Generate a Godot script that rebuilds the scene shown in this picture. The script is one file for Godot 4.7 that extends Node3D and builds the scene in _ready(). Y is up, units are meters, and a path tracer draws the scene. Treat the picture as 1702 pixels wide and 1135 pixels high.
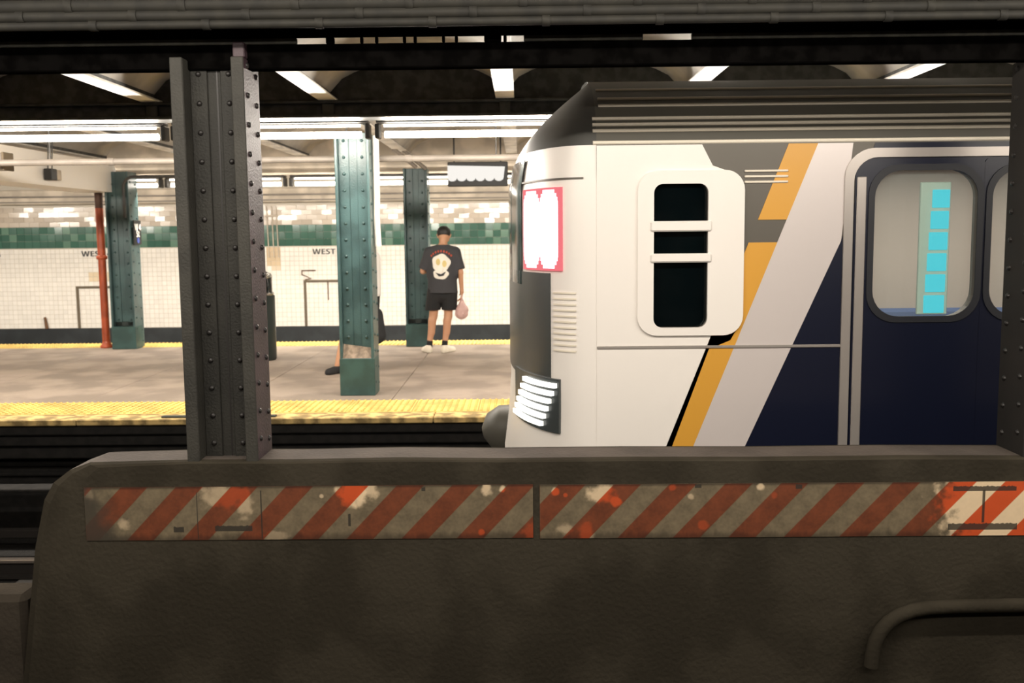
extends Node3D
# A subway station seen across two tracks: crash wall and girder in front, a train pulling in, an island platform and a tiled wall behind.

var M := {}
var rng := RandomNumberGenerator.new()

# ------------------------------------------------------------------ helpers: shapes
func mb() -> SurfaceTool:
	var st := SurfaceTool.new()
	st.begin(Mesh.PRIMITIVE_TRIANGLES)
	st.set_smooth_group(-1)
	return st

func tri(st: SurfaceTool, a: Vector3, b: Vector3, c: Vector3) -> void:   # a, b, c counter-clockwise seen from outside
	st.add_vertex(a); st.add_vertex(c); st.add_vertex(b)

func quad(st: SurfaceTool, a: Vector3, b: Vector3, c: Vector3, d: Vector3) -> void:
	tri(st, a, b, c); tri(st, a, c, d)

func box(st: SurfaceTool, lo: Vector3, hi: Vector3, bev := 0.0, xf := Transform3D.IDENTITY) -> void:
	var c := (lo + hi) / 2.0
	var h := (hi - lo) / 2.0
	var b: float = minf(bev, minf(h.x, minf(h.y, h.z)) * 0.9)
	var p := func(sx: float, sy: float, sz: float, full: int) -> Vector3:
		var v := Vector3(sx * (h.x - b), sy * (h.y - b), sz * (h.z - b))
		v[full] += [sx, sy, sz][full] * b
		return xf * (c + v)
	for ax in 3:
		var u := (ax + 1) % 3
		var w := (ax + 2) % 3
		for s in [-1.0, 1.0]:
			var q := []
			for k in [[-1.0, -1.0], [1.0, -1.0], [1.0, 1.0], [-1.0, 1.0]]:
				var g := [0.0, 0.0, 0.0]
				g[ax] = s; g[u] = k[0]; g[w] = k[1]
				q.append(p.call(g[0], g[1], g[2], ax))
			if s > 0: quad(st, q[0], q[1], q[2], q[3])
			else: quad(st, q[3], q[2], q[1], q[0])
	if b <= 0.0: return
	for ax in 3:                       # chamfers along each edge parallel to ax
		var u := (ax + 1) % 3
		var w := (ax + 2) % 3
		for su in [-1.0, 1.0]:
			for sw in [-1.0, 1.0]:
				var q := []
				for k in [[-1.0, u], [1.0, u], [1.0, w], [-1.0, w]]:
					var g := [0.0, 0.0, 0.0]
					g[ax] = k[0]; g[u] = su; g[w] = sw
					q.append(p.call(g[0], g[1], g[2], k[1]))
				if su * sw < 0: quad(st, q[0], q[1], q[2], q[3])
				else: quad(st, q[3], q[2], q[1], q[0])
	for sx in [-1.0, 1.0]:
		for sy in [-1.0, 1.0]:
			for sz in [-1.0, 1.0]:
				var q := [p.call(sx, sy, sz, 0), p.call(sx, sy, sz, 1), p.call(sx, sy, sz, 2)]
				if sx * sy * sz > 0: tri(st, q[0], q[1], q[2])
				else: tri(st, q[2], q[1], q[0])

func tube(st: SurfaceTool, pts: Array, r, n := 8, caps := true) -> void:   # r: one radius or one per point
	var rings := []
	var u := Vector3.RIGHT
	for k in pts.size():
		var d: Vector3
		if k == 0: d = pts[1] - pts[0]
		elif k == pts.size() - 1: d = pts[k] - pts[k - 1]
		else: d = (pts[k] - pts[k - 1]).normalized() + (pts[k + 1] - pts[k]).normalized()
		d = d.normalized()
		if k == 0: u = d.cross(Vector3.UP if absf(d.y) < 0.9 else Vector3.RIGHT).normalized()
		else: u = (u - d * u.dot(d)).normalized()          # carried along, so that bends do not twist
		var w := d.cross(u).normalized()
		var rr: float = r[k] if r is Array else r
		var c := PackedVector3Array()
		for j in n: c.append(pts[k] + (u * cos(TAU * j / n) + w * sin(TAU * j / n)) * rr)
		rings.append(c)
	st.set_smooth_group(1)
	for k in pts.size() - 1:
		for j in n:
			quad(st, rings[k][j], rings[k][(j + 1) % n], rings[k + 1][(j + 1) % n], rings[k + 1][j])
	st.set_smooth_group(-1)
	if caps:
		for j in range(1, n - 1):
			tri(st, rings[0][0], rings[0][j + 1], rings[0][j])
			var e = rings[-1]
			tri(st, e[0], e[j], e[j + 1])

func lathe(st: SurfaceTool, prof: Array, n: int, o := Vector3.ZERO) -> void:   # prof: Vector2(r, y) from bottom to top
	st.set_smooth_group(1)
	for k in prof.size() - 1:
		for j in n:
			var a := TAU * j / n
			var b := TAU * (j + 1) / n
			var p: Vector2 = prof[k]
			var q: Vector2 = prof[k + 1]
			quad(st, o + Vector3(p.x * cos(b), p.y, p.x * sin(b)), o + Vector3(p.x * cos(a), p.y, p.x * sin(a)), o + Vector3(q.x * cos(a), q.y, q.x * sin(a)), o + Vector3(q.x * cos(b), q.y, q.x * sin(b)))
	st.set_smooth_group(-1)

func ccw(poly: PackedVector2Array) -> PackedVector2Array:
	if Geometry2D.is_polygon_clockwise(poly):
		var r := poly.duplicate(); r.reverse(); return r
	return poly

func plate(st: SurfaceTool, outline: PackedVector2Array, holes: Array, z0: float, z1: float) -> void:   # a flat plate in x, y with holes, from z0 (back) to z1 (front)
	var pieces := [outline]
	for h in holes:
		var c := 0.0
		for p in h: c += p.x / h.size()
		var next := []
		for p in pieces:
			for half in [PackedVector2Array([Vector2(-99, -99), Vector2(c, -99), Vector2(c, 99), Vector2(-99, 99)]), PackedVector2Array([Vector2(c, -99), Vector2(99, -99), Vector2(99, 99), Vector2(c, 99)])]:
				for q in Geometry2D.intersect_polygons(p, half):
					for s in Geometry2D.clip_polygons(q, h):
						next.append(s)
		pieces = next
	for q in pieces:
		var t := Geometry2D.triangulate_polygon(q)
		for k in range(0, t.size(), 3):
			var v := [q[t[k]], q[t[k + 1]], q[t[k + 2]]]
			if (v[1] - v[0]).cross(v[2] - v[0]) < 0: v.reverse()
			tri(st, Vector3(v[0].x, v[0].y, z1), Vector3(v[1].x, v[1].y, z1), Vector3(v[2].x, v[2].y, z1))
			tri(st, Vector3(v[0].x, v[0].y, z0), Vector3(v[2].x, v[2].y, z0), Vector3(v[1].x, v[1].y, z0))
	var o := ccw(outline)
	for k in o.size():
		var a := o[k]
		var b := o[(k + 1) % o.size()]
		quad(st, Vector3(a.x, a.y, z0), Vector3(b.x, b.y, z0), Vector3(b.x, b.y, z1), Vector3(a.x, a.y, z1))
	for h in holes:
		var g := ccw(h)
		for k in g.size():
			var a := g[k]
			var b := g[(k + 1) % g.size()]
			quad(st, Vector3(b.x, b.y, z0), Vector3(a.x, a.y, z0), Vector3(a.x, a.y, z1), Vector3(b.x, b.y, z1))

func rrect(x0: float, y0: float, x1: float, y1: float, r: float, n := 7) -> PackedVector2Array:
	var out := PackedVector2Array()
	for c in [[x1 - r, y0 + r, -PI / 2], [x1 - r, y1 - r, 0.0], [x0 + r, y1 - r, PI / 2], [x0 + r, y0 + r, PI]]:
		for k in n + 1:
			var a: float = c[2] + PI / 2 * k / n
			out.append(Vector2(c[0] + r * cos(a), c[1] + r * sin(a)))
	return out

func poly(a: Array) -> PackedVector2Array:
	var out := PackedVector2Array()
	for k in range(0, a.size(), 2): out.append(Vector2(a[k], a[k + 1]))
	return out

# ------------------------------------------------------------------ helpers: nodes
var taken := {}
func numbered(called: String) -> String:
	if not taken.has(called):
		taken[called] = 0
		return called
	taken[called] += 1
	return "%s_%03d" % [called, taken[called]]

func tag(o: Node, label: String, category: String, group := "") -> Node:
	o.set_meta("label", label); o.set_meta("category", category)
	if group != "": o.set_meta("group", group)
	return o

func thing(called: String, label: String, category: String, at := Vector3.ZERO, group := "") -> Node3D:
	var o := Node3D.new()
	o.name = numbered(called); add_child(o); o.position = at
	tag(o, label, category, group)
	return o

func mesh_of(st) -> Mesh:
	if st is Mesh: return st
	st.generate_normals()
	return st.commit()

func part(called: String, st, m: Material, parent: Node, label := "", at := Vector3.ZERO) -> MeshInstance3D:
	var o := MeshInstance3D.new()
	o.mesh = mesh_of(st); o.material_override = m; o.name = called
	parent.add_child(o, true)
	o.position = at
	if label != "": o.set_meta("label", label)
	return o

func solo(called: String, st, m: Material, label: String, category: String, at := Vector3.ZERO, group := "") -> MeshInstance3D:
	var o := part(numbered(called), st, m, self, "", at)
	tag(o, label, category, group)
	return o

func struct(called: String, st, m: Material) -> MeshInstance3D:
	var o := part(called, st, m, self)
	o.set_meta("kind", "structure")
	return o

func struct_root(called: String) -> Node3D:
	var o := Node3D.new()
	o.name = called; add_child(o); o.set_meta("kind", "structure")
	return o

# ------------------------------------------------------------------ helpers: materials
func grime_image(seed_: int, freq: float, lo: float, hi: float, size := 512, octaves := 5) -> ImageTexture:
	var n := FastNoiseLite.new()
	n.seed = seed_; n.frequency = freq; n.fractal_octaves = octaves
	var im := n.get_seamless_image(size, size)
	im.convert(Image.FORMAT_RGB8)
	for y in size:
		for x in size:
			var v := im.get_pixel(x, y).r
			v = lerpf(lo, hi, smoothstep(0.25, 0.75, v))
			im.set_pixel(x, y, Color(v, v, v))
	return ImageTexture.create_from_image(im)

func bump_image(seed_: int, freq: float, strength: float, size := 512) -> ImageTexture:
	var n := FastNoiseLite.new()
	n.seed = seed_; n.frequency = freq; n.fractal_octaves = 5
	var im := n.get_seamless_image(size, size)
	im.convert(Image.FORMAT_RGBA8)
	im.bump_map_to_normal_map(strength)
	return ImageTexture.create_from_image(im)

func lin(r: float, g: float, b: float) -> Color:
	return Color(r, g, b).linear_to_srgb()

func mat(c: Color, rough := 0.7, metal := 0.0, tex: Texture2D = null, scale := 1.0, bump: Texture2D = null, bump_scale := 1.0) -> StandardMaterial3D:
	var m := StandardMaterial3D.new()
	m.albedo_color = c; m.roughness = rough; m.metallic = metal
	if tex or bump:
		m.uv1_triplanar = true; m.uv1_world_triplanar = true
		m.uv1_scale = Vector3.ONE * scale
	if tex: m.albedo_texture = tex
	if bump:
		m.normal_enabled = true; m.normal_texture = bump; m.normal_scale = bump_scale
	return m

func glow(c: Color, energy: float) -> StandardMaterial3D:
	var m := StandardMaterial3D.new()
	m.albedo_color = Color(0.05, 0.05, 0.05)
	m.emission_enabled = true; m.emission = c; m.emission_energy_multiplier = energy
	return m

func glass(c: Color, alpha: float, rough := 0.03) -> StandardMaterial3D:
	var m := StandardMaterial3D.new()
	m.albedo_color = Color(c.r, c.g, c.b, alpha); m.roughness = rough
	m.transparency = BaseMaterial3D.TRANSPARENCY_ALPHA
	return m

# ------------------------------------------------------------------ the place: main numbers
const NEAR_EDGE := -8.61        # edge of the island platform towards the camera
const FAR_EDGE := -14.97
const WALL_Z := -19.5
const RAIL_BED := -1.15
const TRAIN_Z := -5.5           # the near side of the train
const BEAMS := 1.53             # spacing of the ceiling beams
const WARM := Color(1.0, 0.96, 0.905)

func _ready() -> void:
	rng.seed = 4711
	# camera
	var cam := Camera3D.new()
	cam.name = "camera"
	cam.position = Vector3(0, 1.6, 0)
	cam.rotation = Vector3(-atan(177.0 / 1631.0), deg_to_rad(0.6), -0.0100)
	cam.fov = 38.37
	cam.near = 0.05; cam.far = 200.0
	var lens := CameraAttributesPhysical.new()      # a 35 mm lens, focused on the near things: the far platform is a little soft
	lens.frustum_focal_length = 34.49
	lens.frustum_focus_distance = 5.0
	lens.exposure_aperture = 3.4
	cam.attributes = lens
	add_child(cam); cam.current = true
	# environment: no sky reaches an underground station
	var env := Environment.new()
	env.background_mode = Environment.BG_COLOR
	env.background_color = Color(0.01, 0.01, 0.01)
	env.tonemap_mode = Environment.TONE_MAPPER_LINEAR
	env.tonemap_exposure = 1.0
	env.sdfgi_enabled = true; env.ssao_enabled = true; env.ssil_enabled = true
	var we := WorldEnvironment.new()
	we.name = "world_environment"; we.environment = env
	add_child(we)
	materials()
	# large lamps: rows of fluorescent fixtures
	lamp_rows()
	# structure, then things
	room()
	far_wall()
	ceiling()
	girders()
	platform()
	track()
	columns()
	crash_wall()
	train()
	platform_things()
	people()

# ------------------------------------------------------------------ materials
func materials() -> void:
	var g_fine := grime_image(3, 0.02, 0.72, 1.0)
	var g_big := grime_image(8, 0.008, 0.62, 1.0)
	var g_soft := grime_image(15, 0.006, 0.85, 1.0)
	var b_rough := bump_image(5, 0.06, 6.0)
	var b_soft := bump_image(9, 0.012, 8.0)
	var b_fine := bump_image(6, 0.12, 4.0)
	M.crash_top_lit = mat(lin(0.088, 0.069, 0.056), 0.95, 0.0, g_soft, 0.5, b_fine, 0.16)  # paler copy of the wall concrete: light on the top put into its colour
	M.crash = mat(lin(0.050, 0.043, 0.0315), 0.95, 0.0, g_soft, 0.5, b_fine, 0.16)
	M.crash.metallic_specular = 0.1
	M.crash_end = mat(lin(0.055, 0.046, 0.036), 0.95, 0.0, g_soft, 0.5, b_fine, 0.16)
	M.crash_end.metallic_specular = 0.1
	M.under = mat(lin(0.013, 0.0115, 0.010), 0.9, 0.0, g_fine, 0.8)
	M.black_steel = mat(lin(0.0035, 0.0032, 0.003), 0.9, 0.0, g_fine, 0.8)
	M.black_steel.metallic_specular = 0.02
	M.olive_steel = mat(lin(0.05, 0.048, 0.036), 0.7, 0.0, g_fine, 0.8)
	M.duct = mat(lin(0.015, 0.0135, 0.009), 0.75, 0.0, g_fine, 0.7)
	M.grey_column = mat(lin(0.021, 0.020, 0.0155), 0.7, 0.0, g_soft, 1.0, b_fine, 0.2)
	M.shaded_column = mat(lin(0.012, 0.010, 0.008), 0.7, 0.0, g_soft, 1.0)  # darker copy of the column grey, the right column's shade put into its colour
	M.grey_edge = mat(lin(0.034, 0.032, 0.0255), 0.7, 0.0, g_soft, 1.0, b_fine, 0.2)
	M.plum = mat(lin(0.052, 0.030, 0.037), 0.55, 0.0, g_soft, 1.0, b_fine, 0.2)  # purple glow on the grey column's right face, put into its colour
	M.dark_rivet = mat(lin(0.018, 0.016, 0.015), 0.45)
	M.teal = mat(lin(0.052, 0.100, 0.102), 0.30, 0.0, g_soft, 0.9, b_fine, 0.15)
	M.teal_boot = mat(lin(0.034, 0.085, 0.080), 0.45, 0.0, g_soft, 0.9)
	M.teal_rivet = mat(lin(0.03, 0.065, 0.065), 0.4)
	M.dust = mat(lin(0.27, 0.21, 0.16), 0.95, 0.0, g_fine, 1.5)
	M.girder = mat(lin(0.07, 0.071, 0.067), 0.55, 0.0, g_fine, 0.7)
	M.beam_flange = mat(lin(0.80, 0.76, 0.70), 0.5, 0.0, g_soft, 0.8)
	M.beam_web = mat(lin(0.10, 0.10, 0.095), 0.6, 0.0, g_fine, 0.8)
	M.vault = mat(lin(0.60, 0.56, 0.50), 0.7, 0.0, g_soft, 0.5, b_soft, 0.2)
	M.cream_soffit = mat(lin(0.58, 0.50, 0.40), 0.7, 0.0, g_soft, 0.5)
	M.cream_pipe = mat(lin(0.25, 0.22, 0.19), 0.5, 0.0, g_soft, 0.6)
	M.white_paint = mat(lin(0.88, 0.84, 0.78), 0.45)
	M.slab = mat(lin(0.36, 0.295, 0.245), 0.6, 0.0, g_soft, 0.4, b_fine, 0.1)
	M.joint = mat(lin(0.12, 0.10, 0.085), 0.9)
	M.yellow = mat(lin(0.78, 0.56, 0.17), 0.6, 0.0, g_soft, 0.7)
	M.yellow_worn = mat(lin(0.66, 0.47, 0.19), 0.75, 0.0, g_big, 1.3)
	M.dark_concrete = mat(lin(0.030, 0.026, 0.022), 0.9, 0.0, g_big, 0.6, b_rough, 0.5)
	M.black_band = mat(lin(0.030, 0.034, 0.036), 0.4, 0.0, g_soft, 0.6)
	M.grout = mat(lin(0.55, 0.50, 0.42), 0.8)
	M.ballast = mat(lin(0.013, 0.0115, 0.010), 0.95, 0.0, g_fine, 2.0, b_rough, 1.0)
	M.rust = mat(lin(0.19, 0.095, 0.045), 0.85, 0.0, g_fine, 2.0)
	M.brown_line = mat(lin(0.13, 0.10, 0.065), 0.8)
	M.rail_steel = mat(lin(0.48, 0.42, 0.37), 0.28, 0.9)
	M.rail_side = mat(lin(0.012, 0.009, 0.007), 0.9)
	M.tie = mat(lin(0.012, 0.010, 0.008), 0.9)
	M.near_wall = mat(lin(0.20, 0.18, 0.15), 0.8, 0.0, g_big, 0.4)
	M.housing = mat(lin(0.045, 0.043, 0.04), 0.5)
	M.reflector = mat(lin(0.80, 0.77, 0.72), 0.35)
	M.tube = glow(WARM, 8.0)
	M.black = mat(lin(0.012, 0.012, 0.013), 0.45)
	M.black_shiny = mat(lin(0.012, 0.014, 0.015), 0.12)
	M.red_pole = mat(lin(0.46, 0.085, 0.028), 0.4, 0.0, g_soft, 1.0)
	M.brown_pole = mat(lin(0.085, 0.04, 0.025), 0.6)
	M.chrome = mat(lin(0.62, 0.62, 0.60), 0.22, 1.0)
	M.can = mat(lin(0.016, 0.026, 0.024), 0.4)
	M.text_dark = mat(lin(0.03, 0.03, 0.028), 0.5)
	M.text_white = mat(lin(0.85, 0.84, 0.80), 0.5)
	M.blue = mat(lin(0.06, 0.10, 0.42), 0.4)
	# train
	M.steel = mat(lin(0.105, 0.094, 0.078), 0.42, 0.2)
	M.roof_dark = mat(lin(0.05, 0.049, 0.044), 0.5)
	M.roof_steel = mat(lin(0.085, 0.08, 0.066), 0.5)
	M.rib = mat(lin(0.80, 0.73, 0.61), 0.35)
	M.lit_white = mat(lin(0.85, 0.805, 0.755), 0.33)  # lamp reflections on the steel cab side, put into its colour as white
	M.yellow_stripe = mat(lin(0.66, 0.33, 0.045), 0.35)
	M.silver_stripe = mat(lin(0.66, 0.60, 0.58), 0.3, 0.15)
	M.navy = mat(lin(0.0055, 0.0075, 0.021), 0.3)
	M.frame_steel = mat(lin(0.46, 0.42, 0.39), 0.3, 0.5)
	M.gasket = mat(lin(0.012, 0.013, 0.018), 0.5)
	M.cab_glass = glass(Color(0.02, 0.05, 0.06), 0.80, 0.05)
	M.door_glass = glass(Color(0.85, 0.9, 0.88), 0.08, 0.02)
	M.front_mask = mat(lin(0.045, 0.052, 0.053), 0.3)
	M.seat = mat(lin(0.05, 0.12, 0.35), 0.5)
	M.interior = mat(lin(0.66, 0.58, 0.50), 0.45)
	M.cyan = glow(Color(0.05, 0.80, 0.86), 1.05)
	M.cyan_back = mat(lin(0.45, 0.62, 0.52), 0.4)
	M.sign_white = glow(Color(1.0, 0.93, 0.97), 2.2)
	M.sign_red = glow(Color(0.95, 0.46, 0.49), 1.0)
	M.led = glow(Color(1.0, 0.99, 0.95), 2.2)

# ------------------------------------------------------------------ lamps
func area(at: Vector3, towards: Vector3, size: Vector2, energy: float, parent: Node, color := WARM) -> void:
	var l := AreaLight3D.new()
	l.name = "lamp_light"
	l.area_size = size
	l.light_color = color; l.light_energy = energy
	l.area_normalize_energy = true
	l.area_range = 30.0
	l.area_attenuation = 2.0
	l.shadow_enabled = true
	parent.add_child(l, true)
	var up := Vector3.FORWARD if absf(towards.normalized().y) > 0.9 else Vector3.UP
	l.transform = Transform3D(Basis.looking_at(towards, up), at)

func fixture(o: Node3D, length: float, aim: Vector3, energy: float) -> void:    # o stands at the middle of the fixture, tubes run along x
	var st := mb()
	box(st, Vector3(-length / 2 - 0.05, 0.085, -0.07), Vector3(length / 2 + 0.05, 0.12, 0.07), 0.01)
	part("housing", st, M.housing, o)
	for s in [-1.0, 1.0]:
		st = mb()
		box(st, Vector3(s * (length / 2 + 0.04) - 0.022, -0.045, -0.06), Vector3(s * (length / 2 + 0.04) + 0.022, 0.085, 0.06), 0.008)
		part("end_cap", st, M.housing, o)
	st = mb()
	quad(st, Vector3(-length / 2, 0.08, 0.05), Vector3(-length / 2, 0.08, -0.05), Vector3(length / 2, 0.08, -0.05), Vector3(length / 2, 0.08, 0.05))
	
	part("reflector", st, M.reflector, o)
	for k in [[0.066, 0.052, 0.012], [-0.008, 0.0, 0.031]]:
		st = mb()
		tube(st, [Vector3(-length / 2 + 0.02, k[0], k[1]), Vector3(length / 2 - 0.02, k[0], k[1])], k[2], 10)
		part("lamp_tube", st, M.tube, o)
	area(Vector3(0, -0.048, 0), aim, Vector2(length * 0.96, 0.05), energy, o)

func lamp_rows() -> void:
	var near_say := {-2: "fluorescent fixture at the picture's left edge, over the near yellow edge", -1: "fluorescent fixture running from the big foreground column to the dust topped teal column", 0: "fluorescent fixture ending above the train's front corner, over the near yellow edge"}
	for k in range(-6, 5):            # over the near edge of the island platform
		var at := Vector3(-0.407 + 1.83 * k, 2.515, -8.95)
		var o: Node3D
		if near_say.has(k):
			o = thing("fluorescent_fixture", near_say[k], "light", at, "fluorescent fixtures over the near platform edge")
		else:
			o = struct_root("ceiling_lamp" if k == -6 else "ceiling_lamp_%03d" % (k + 6)); o.position = at
		fixture(o, 1.66, Vector3(0, -1, 0.05), 5.2)
		area(Vector3(0, 0.02, 0.070), Vector3(0, 0.25, 1), Vector2(1.58, 0.07), 6.0, o)
		area(Vector3(0, 0.02, -0.070), Vector3(0, 0.2, -1), Vector2(1.58, 0.07), 4.6, o)
	var far_say := {-3: "small far fluorescent fixture beside the teal column with the little sign", -2: "short stretch of a far fluorescent fixture showing just right of the foreground column", -1: "far fluorescent fixture passing behind the dust topped teal column"}
	for k in [-6, -5, -3, -2, -1, 0, 1, 2, 3, 4]:            # over its far edge; one is missing
		var at := Vector3(-0.67 + 1.83 * k, 2.385, -14.55)
		var o: Node3D
		if far_say.has(k):
			o = thing("fluorescent_fixture", far_say[k], "light", at, "fluorescent fixtures over the far platform edge")
		elif k == 0:
			o = thing("fluorescent_fixture", "far fluorescent fixture behind the hanging black sign", "light", at, "fluorescent fixtures over the far platform edge")
		else:
			o = struct_root("edge_lamp" if k == -6 else "edge_lamp_%03d" % (k + 6)); o.position = at
		fixture(o, 1.66, Vector3(0, -1, -0.85), 10.0)
	for k in range(-3, 4):            # over the platform that the picture is taken from
		var o := struct_root("platform_lamp" if k == -3 else "platform_lamp_%03d" % (k + 3))
		o.position = Vector3(1.83 * k + 0.6, 2.72, -0.6)
		fixture(o, 1.66, Vector3(0, -1, -1.0), 2.2)
	for k in range(-3, 4):            # over the track between
		var o := struct_root("tunnel_lamp" if k == -3 else "tunnel_lamp_%03d" % (k + 3))
		o.position = Vector3(1.83 * k + 0.6, 2.86, -3.15)
		fixture(o, 1.66, Vector3(0, -1, -0.8), 3.0)

# ------------------------------------------------------------------ room shell
func room() -> void:
	var st := mb()
	box(st, Vector3(-14, -0.3, -1.15), Vector3(14, 0, 5))
	struct("floor", st, M.slab)
	st = mb()
	box(st, Vector3(-14, -1.4, -19.5), Vector3(14, RAIL_BED, -1.15))
	struct("floor_001", st, M.ballast)
	st = mb()
	box(st, Vector3(-14, -1.4, -1.4), Vector3(14, -0.3, -1.15))
	struct("wall_platform", st, M.dark_concrete)
	st = mb()
	box(st, Vector3(-14, 0, 5), Vector3(14, 3.4, 5.3))
	struct("wall_back", st, M.near_wall)
	for s in [-1.0, 1.0]:
		st = mb()
		box(st, Vector3(s * 14.2 - 0.2, -1.4, -19.8), Vector3(s * 14.2 + 0.2, 3.4, 5.3))
		struct("wall_left" if s < 0 else "wall_right", st, M.dark_concrete)
	st = mb()
	box(st, Vector3(-14, 3.0, -4.9), Vector3(14, 3.3, 5.0))
	struct("ceiling_001", st, M.near_wall)

# ------------------------------------------------------------------ tiled far wall
func tile_mesh(w: float, h: float, d: float, bev: float) -> Mesh:
	var st := mb()
	var f := [Vector3(-w / 2 + bev, -h / 2 + bev, d), Vector3(w / 2 - bev, -h / 2 + bev, d), Vector3(w / 2 - bev, h / 2 - bev, d), Vector3(-w / 2 + bev, h / 2 - bev, d)]
	var b := [Vector3(-w / 2, -h / 2, 0), Vector3(w / 2, -h / 2, 0), Vector3(w / 2, h / 2, 0), Vector3(-w / 2, h / 2, 0)]
	quad(st, f[0], f[1], f[2], f[3])
	for k in 4: quad(st, b[k], b[(k + 1) % 4], f[(k + 1) % 4], f[k])
	return mesh_of(st)

func far_wall() -> void:
	var st := mb()
	box(st, Vector3(-14, -1.4, WALL_Z - 0.3), Vector3(14, 3.4, WALL_Z))
	var wall := struct("wall_far", st, M.grout)
	st = mb()
	box(st, Vector3(-14, RAIL_BED, WALL_Z), Vector3(14, -0.17, WALL_Z + 0.04), 0.01)
	part("black_base", st, M.black_band, wall)
	# white tiles, too small to pick apart: one part
	var white := tile_mesh(0.0875, 0.0885, 0.008, 0.004)
	var wm := mat(lin(0.84, 0.79, 0.72), 0.25)
	wm.vertex_color_use_as_albedo = true
	white.surface_set_material(0, wm)
	var mm := MultiMesh.new()
	mm.transform_format = MultiMesh.TRANSFORM_3D
	mm.use_colors = true
	mm.mesh = white
	var cols := 126
	var rows := 17
	mm.instance_count = cols * rows
	var i := 0
	for c in cols:
		for r in rows:
			var x := -11.05 + c * 0.0915
			var y := -0.123 + r * 0.0928
			var b := Basis.from_euler(Vector3(rng.randf_range(-0.006, 0.006), rng.randf_range(-0.006, 0.006), 0))
			mm.set_instance_transform(i, Transform3D(b, Vector3(x, y, WALL_Z)))
			var t := rng.randf_range(0.92, 1.0)
			var tint := Color(t, t, t)
			# a rusty run under the pipe, and the stain beside the standpipe
			if absf(x + 4.9) < 0.16 and y > 1.05: tint = Color(0.78, 0.64, 0.46) * t
			if absf(x + 4.9) < 0.10 and y > 0.9 and y <= 1.05: tint = Color(0.88, 0.78, 0.64) * t
			if absf(x + 8.35) < 0.32 and y > 0.72 and y < 0.90: tint = Color(0.90, 0.78, 0.60) * t
			mm.set_instance_color(i, tint)
			i += 1
	var inst := MultiMeshInstance3D.new()
	inst.multimesh = mm; inst.name = "white_tiling"
	inst.set_meta("kind", "stuff")
	wall.add_child(inst)
	# the green band and the cream band above: tiles one can tell apart
	var greens := []
	for k in 5:
		var v: float = [0.85, 0.95, 1.0, 1.1, 1.7][k]
		greens.append(mat(lin(0.050 * v + 0.06 * maxf(0, v - 1.2), 0.120 * v, 0.088 * v), 0.13))
	var gm := tile_mesh(0.1515, 0.1385, 0.010, 0.002)
	for c in 72:
		for r in 3:
			var o := part("green_tile", gm, greens[4] if rng.randf() < 0.10 else greens[rng.randi_range(0, 3)], wall, "", Vector3(-10.85 + c * 0.1525, 1.494 + r * 0.1395, WALL_Z))
			o.rotation = Vector3(rng.randf_range(-0.03, 0.02), rng.randf_range(-0.015, 0.015), 0)
	var creams := []
	for k in 4:
		var v: float = [0.90, 0.96, 1.0, 1.05][k]
		creams.append(mat(lin(0.47 * v, 0.40 * v, 0.325 * v), 0.14))
	var cm := tile_mesh(0.1995, 0.0965, 0.010, 0.002)
	for c in 55:
		for r in 4:
			var o := part("cream_tile", cm, creams[rng.randi_range(0, 3)], wall, "", Vector3(-10.85 + c * 0.2005 + (0.1 if r % 2 else 0.0), 1.890 + r * 0.0975, WALL_Z))
			o.rotation = Vector3(rng.randf_range(-0.028, 0.028), rng.randf_range(-0.02, 0.02), 0)
	# the ledge above, with its two conduits
	st = mb()
	box(st, Vector3(-14, 2.275, WALL_Z), Vector3(14, 2.56, WALL_Z + 0.35), 0.02)
	var ledge := part("cornice", st, M.cream_soffit, wall)
	for k in [[2.42, 0.37, 0.018], [2.32, 0.365, 0.014]]:
		st = mb()
		tube(st, [Vector3(-14, k[0], WALL_Z + k[1]), Vector3(2, k[0], WALL_Z + k[1])], k[2], 6)
		part("conduit", st, M.cream_pipe, ledge)
	# a lit water pipe in front of the bands
	# station name in small dark letters
	for x in [-4.16, -8.76, -10.98]:
		var t := text_mesh("WEST 4", 0.17, 0.012)
		var o := part("station_name", t, M.text_dark, wall, "dark letters reading WEST 4", Vector3(x + 0.32, 1.31, WALL_Z + 0.009))
		o.scale = Vector3(1.05, 0.86, 1.0)
	# niches edged with brown iron
	for k in [[-4.31, -3.45, 0.735], [-8.86, -7.95, 0.655]]:
		st = mb()
		box(st, Vector3(k[0] - 0.025, -0.17, WALL_Z), Vector3(k[0] + 0.025, k[2], WALL_Z + 0.03), 0.005)
		box(st, Vector3(k[0] - 0.025, k[2] - 0.03, WALL_Z), Vector3(k[1], k[2] + 0.015, WALL_Z + 0.035), 0.005)
		part("niche_frame", st, M.brown_line, wall)
	st = mb()
	tube(st, [Vector3(-3.47, 0.72, WALL_Z + 0.02), Vector3(-3.47, 0.2, WALL_Z + 0.02)], 0.012, 6)
	tube(st, [Vector3(-3.85, 0.72, WALL_Z + 0.02), Vector3(-3.85, 0.35, WALL_Z + 0.02)], 0.010, 6)
	part("thin_pipe", st, M.rust, wall)
	st = mb()
	tube(st, [Vector3(-4.09, 0.94, WALL_Z + 0.03), Vector3(-4.36, 0.94, WALL_Z + 0.03), Vector3(-4.36, 0.86, WALL_Z + 0.03), Vector3(-4.18, 0.78, WALL_Z + 0.03), Vector3(-4.3, 0.76, WALL_Z + 0.03)], 0.014, 6)
	part("bent_bracket", st, M.rust, wall)
	st = mb()
	tube(st, [Vector3(-9.50, -0.17, WALL_Z + 0.05), Vector3(-9.53, 0.06, WALL_Z + 0.05)], [0.035, 0.024], 8)
	part("rusty_pipe_stub", st, M.rust, wall)
	st = mb()
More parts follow.
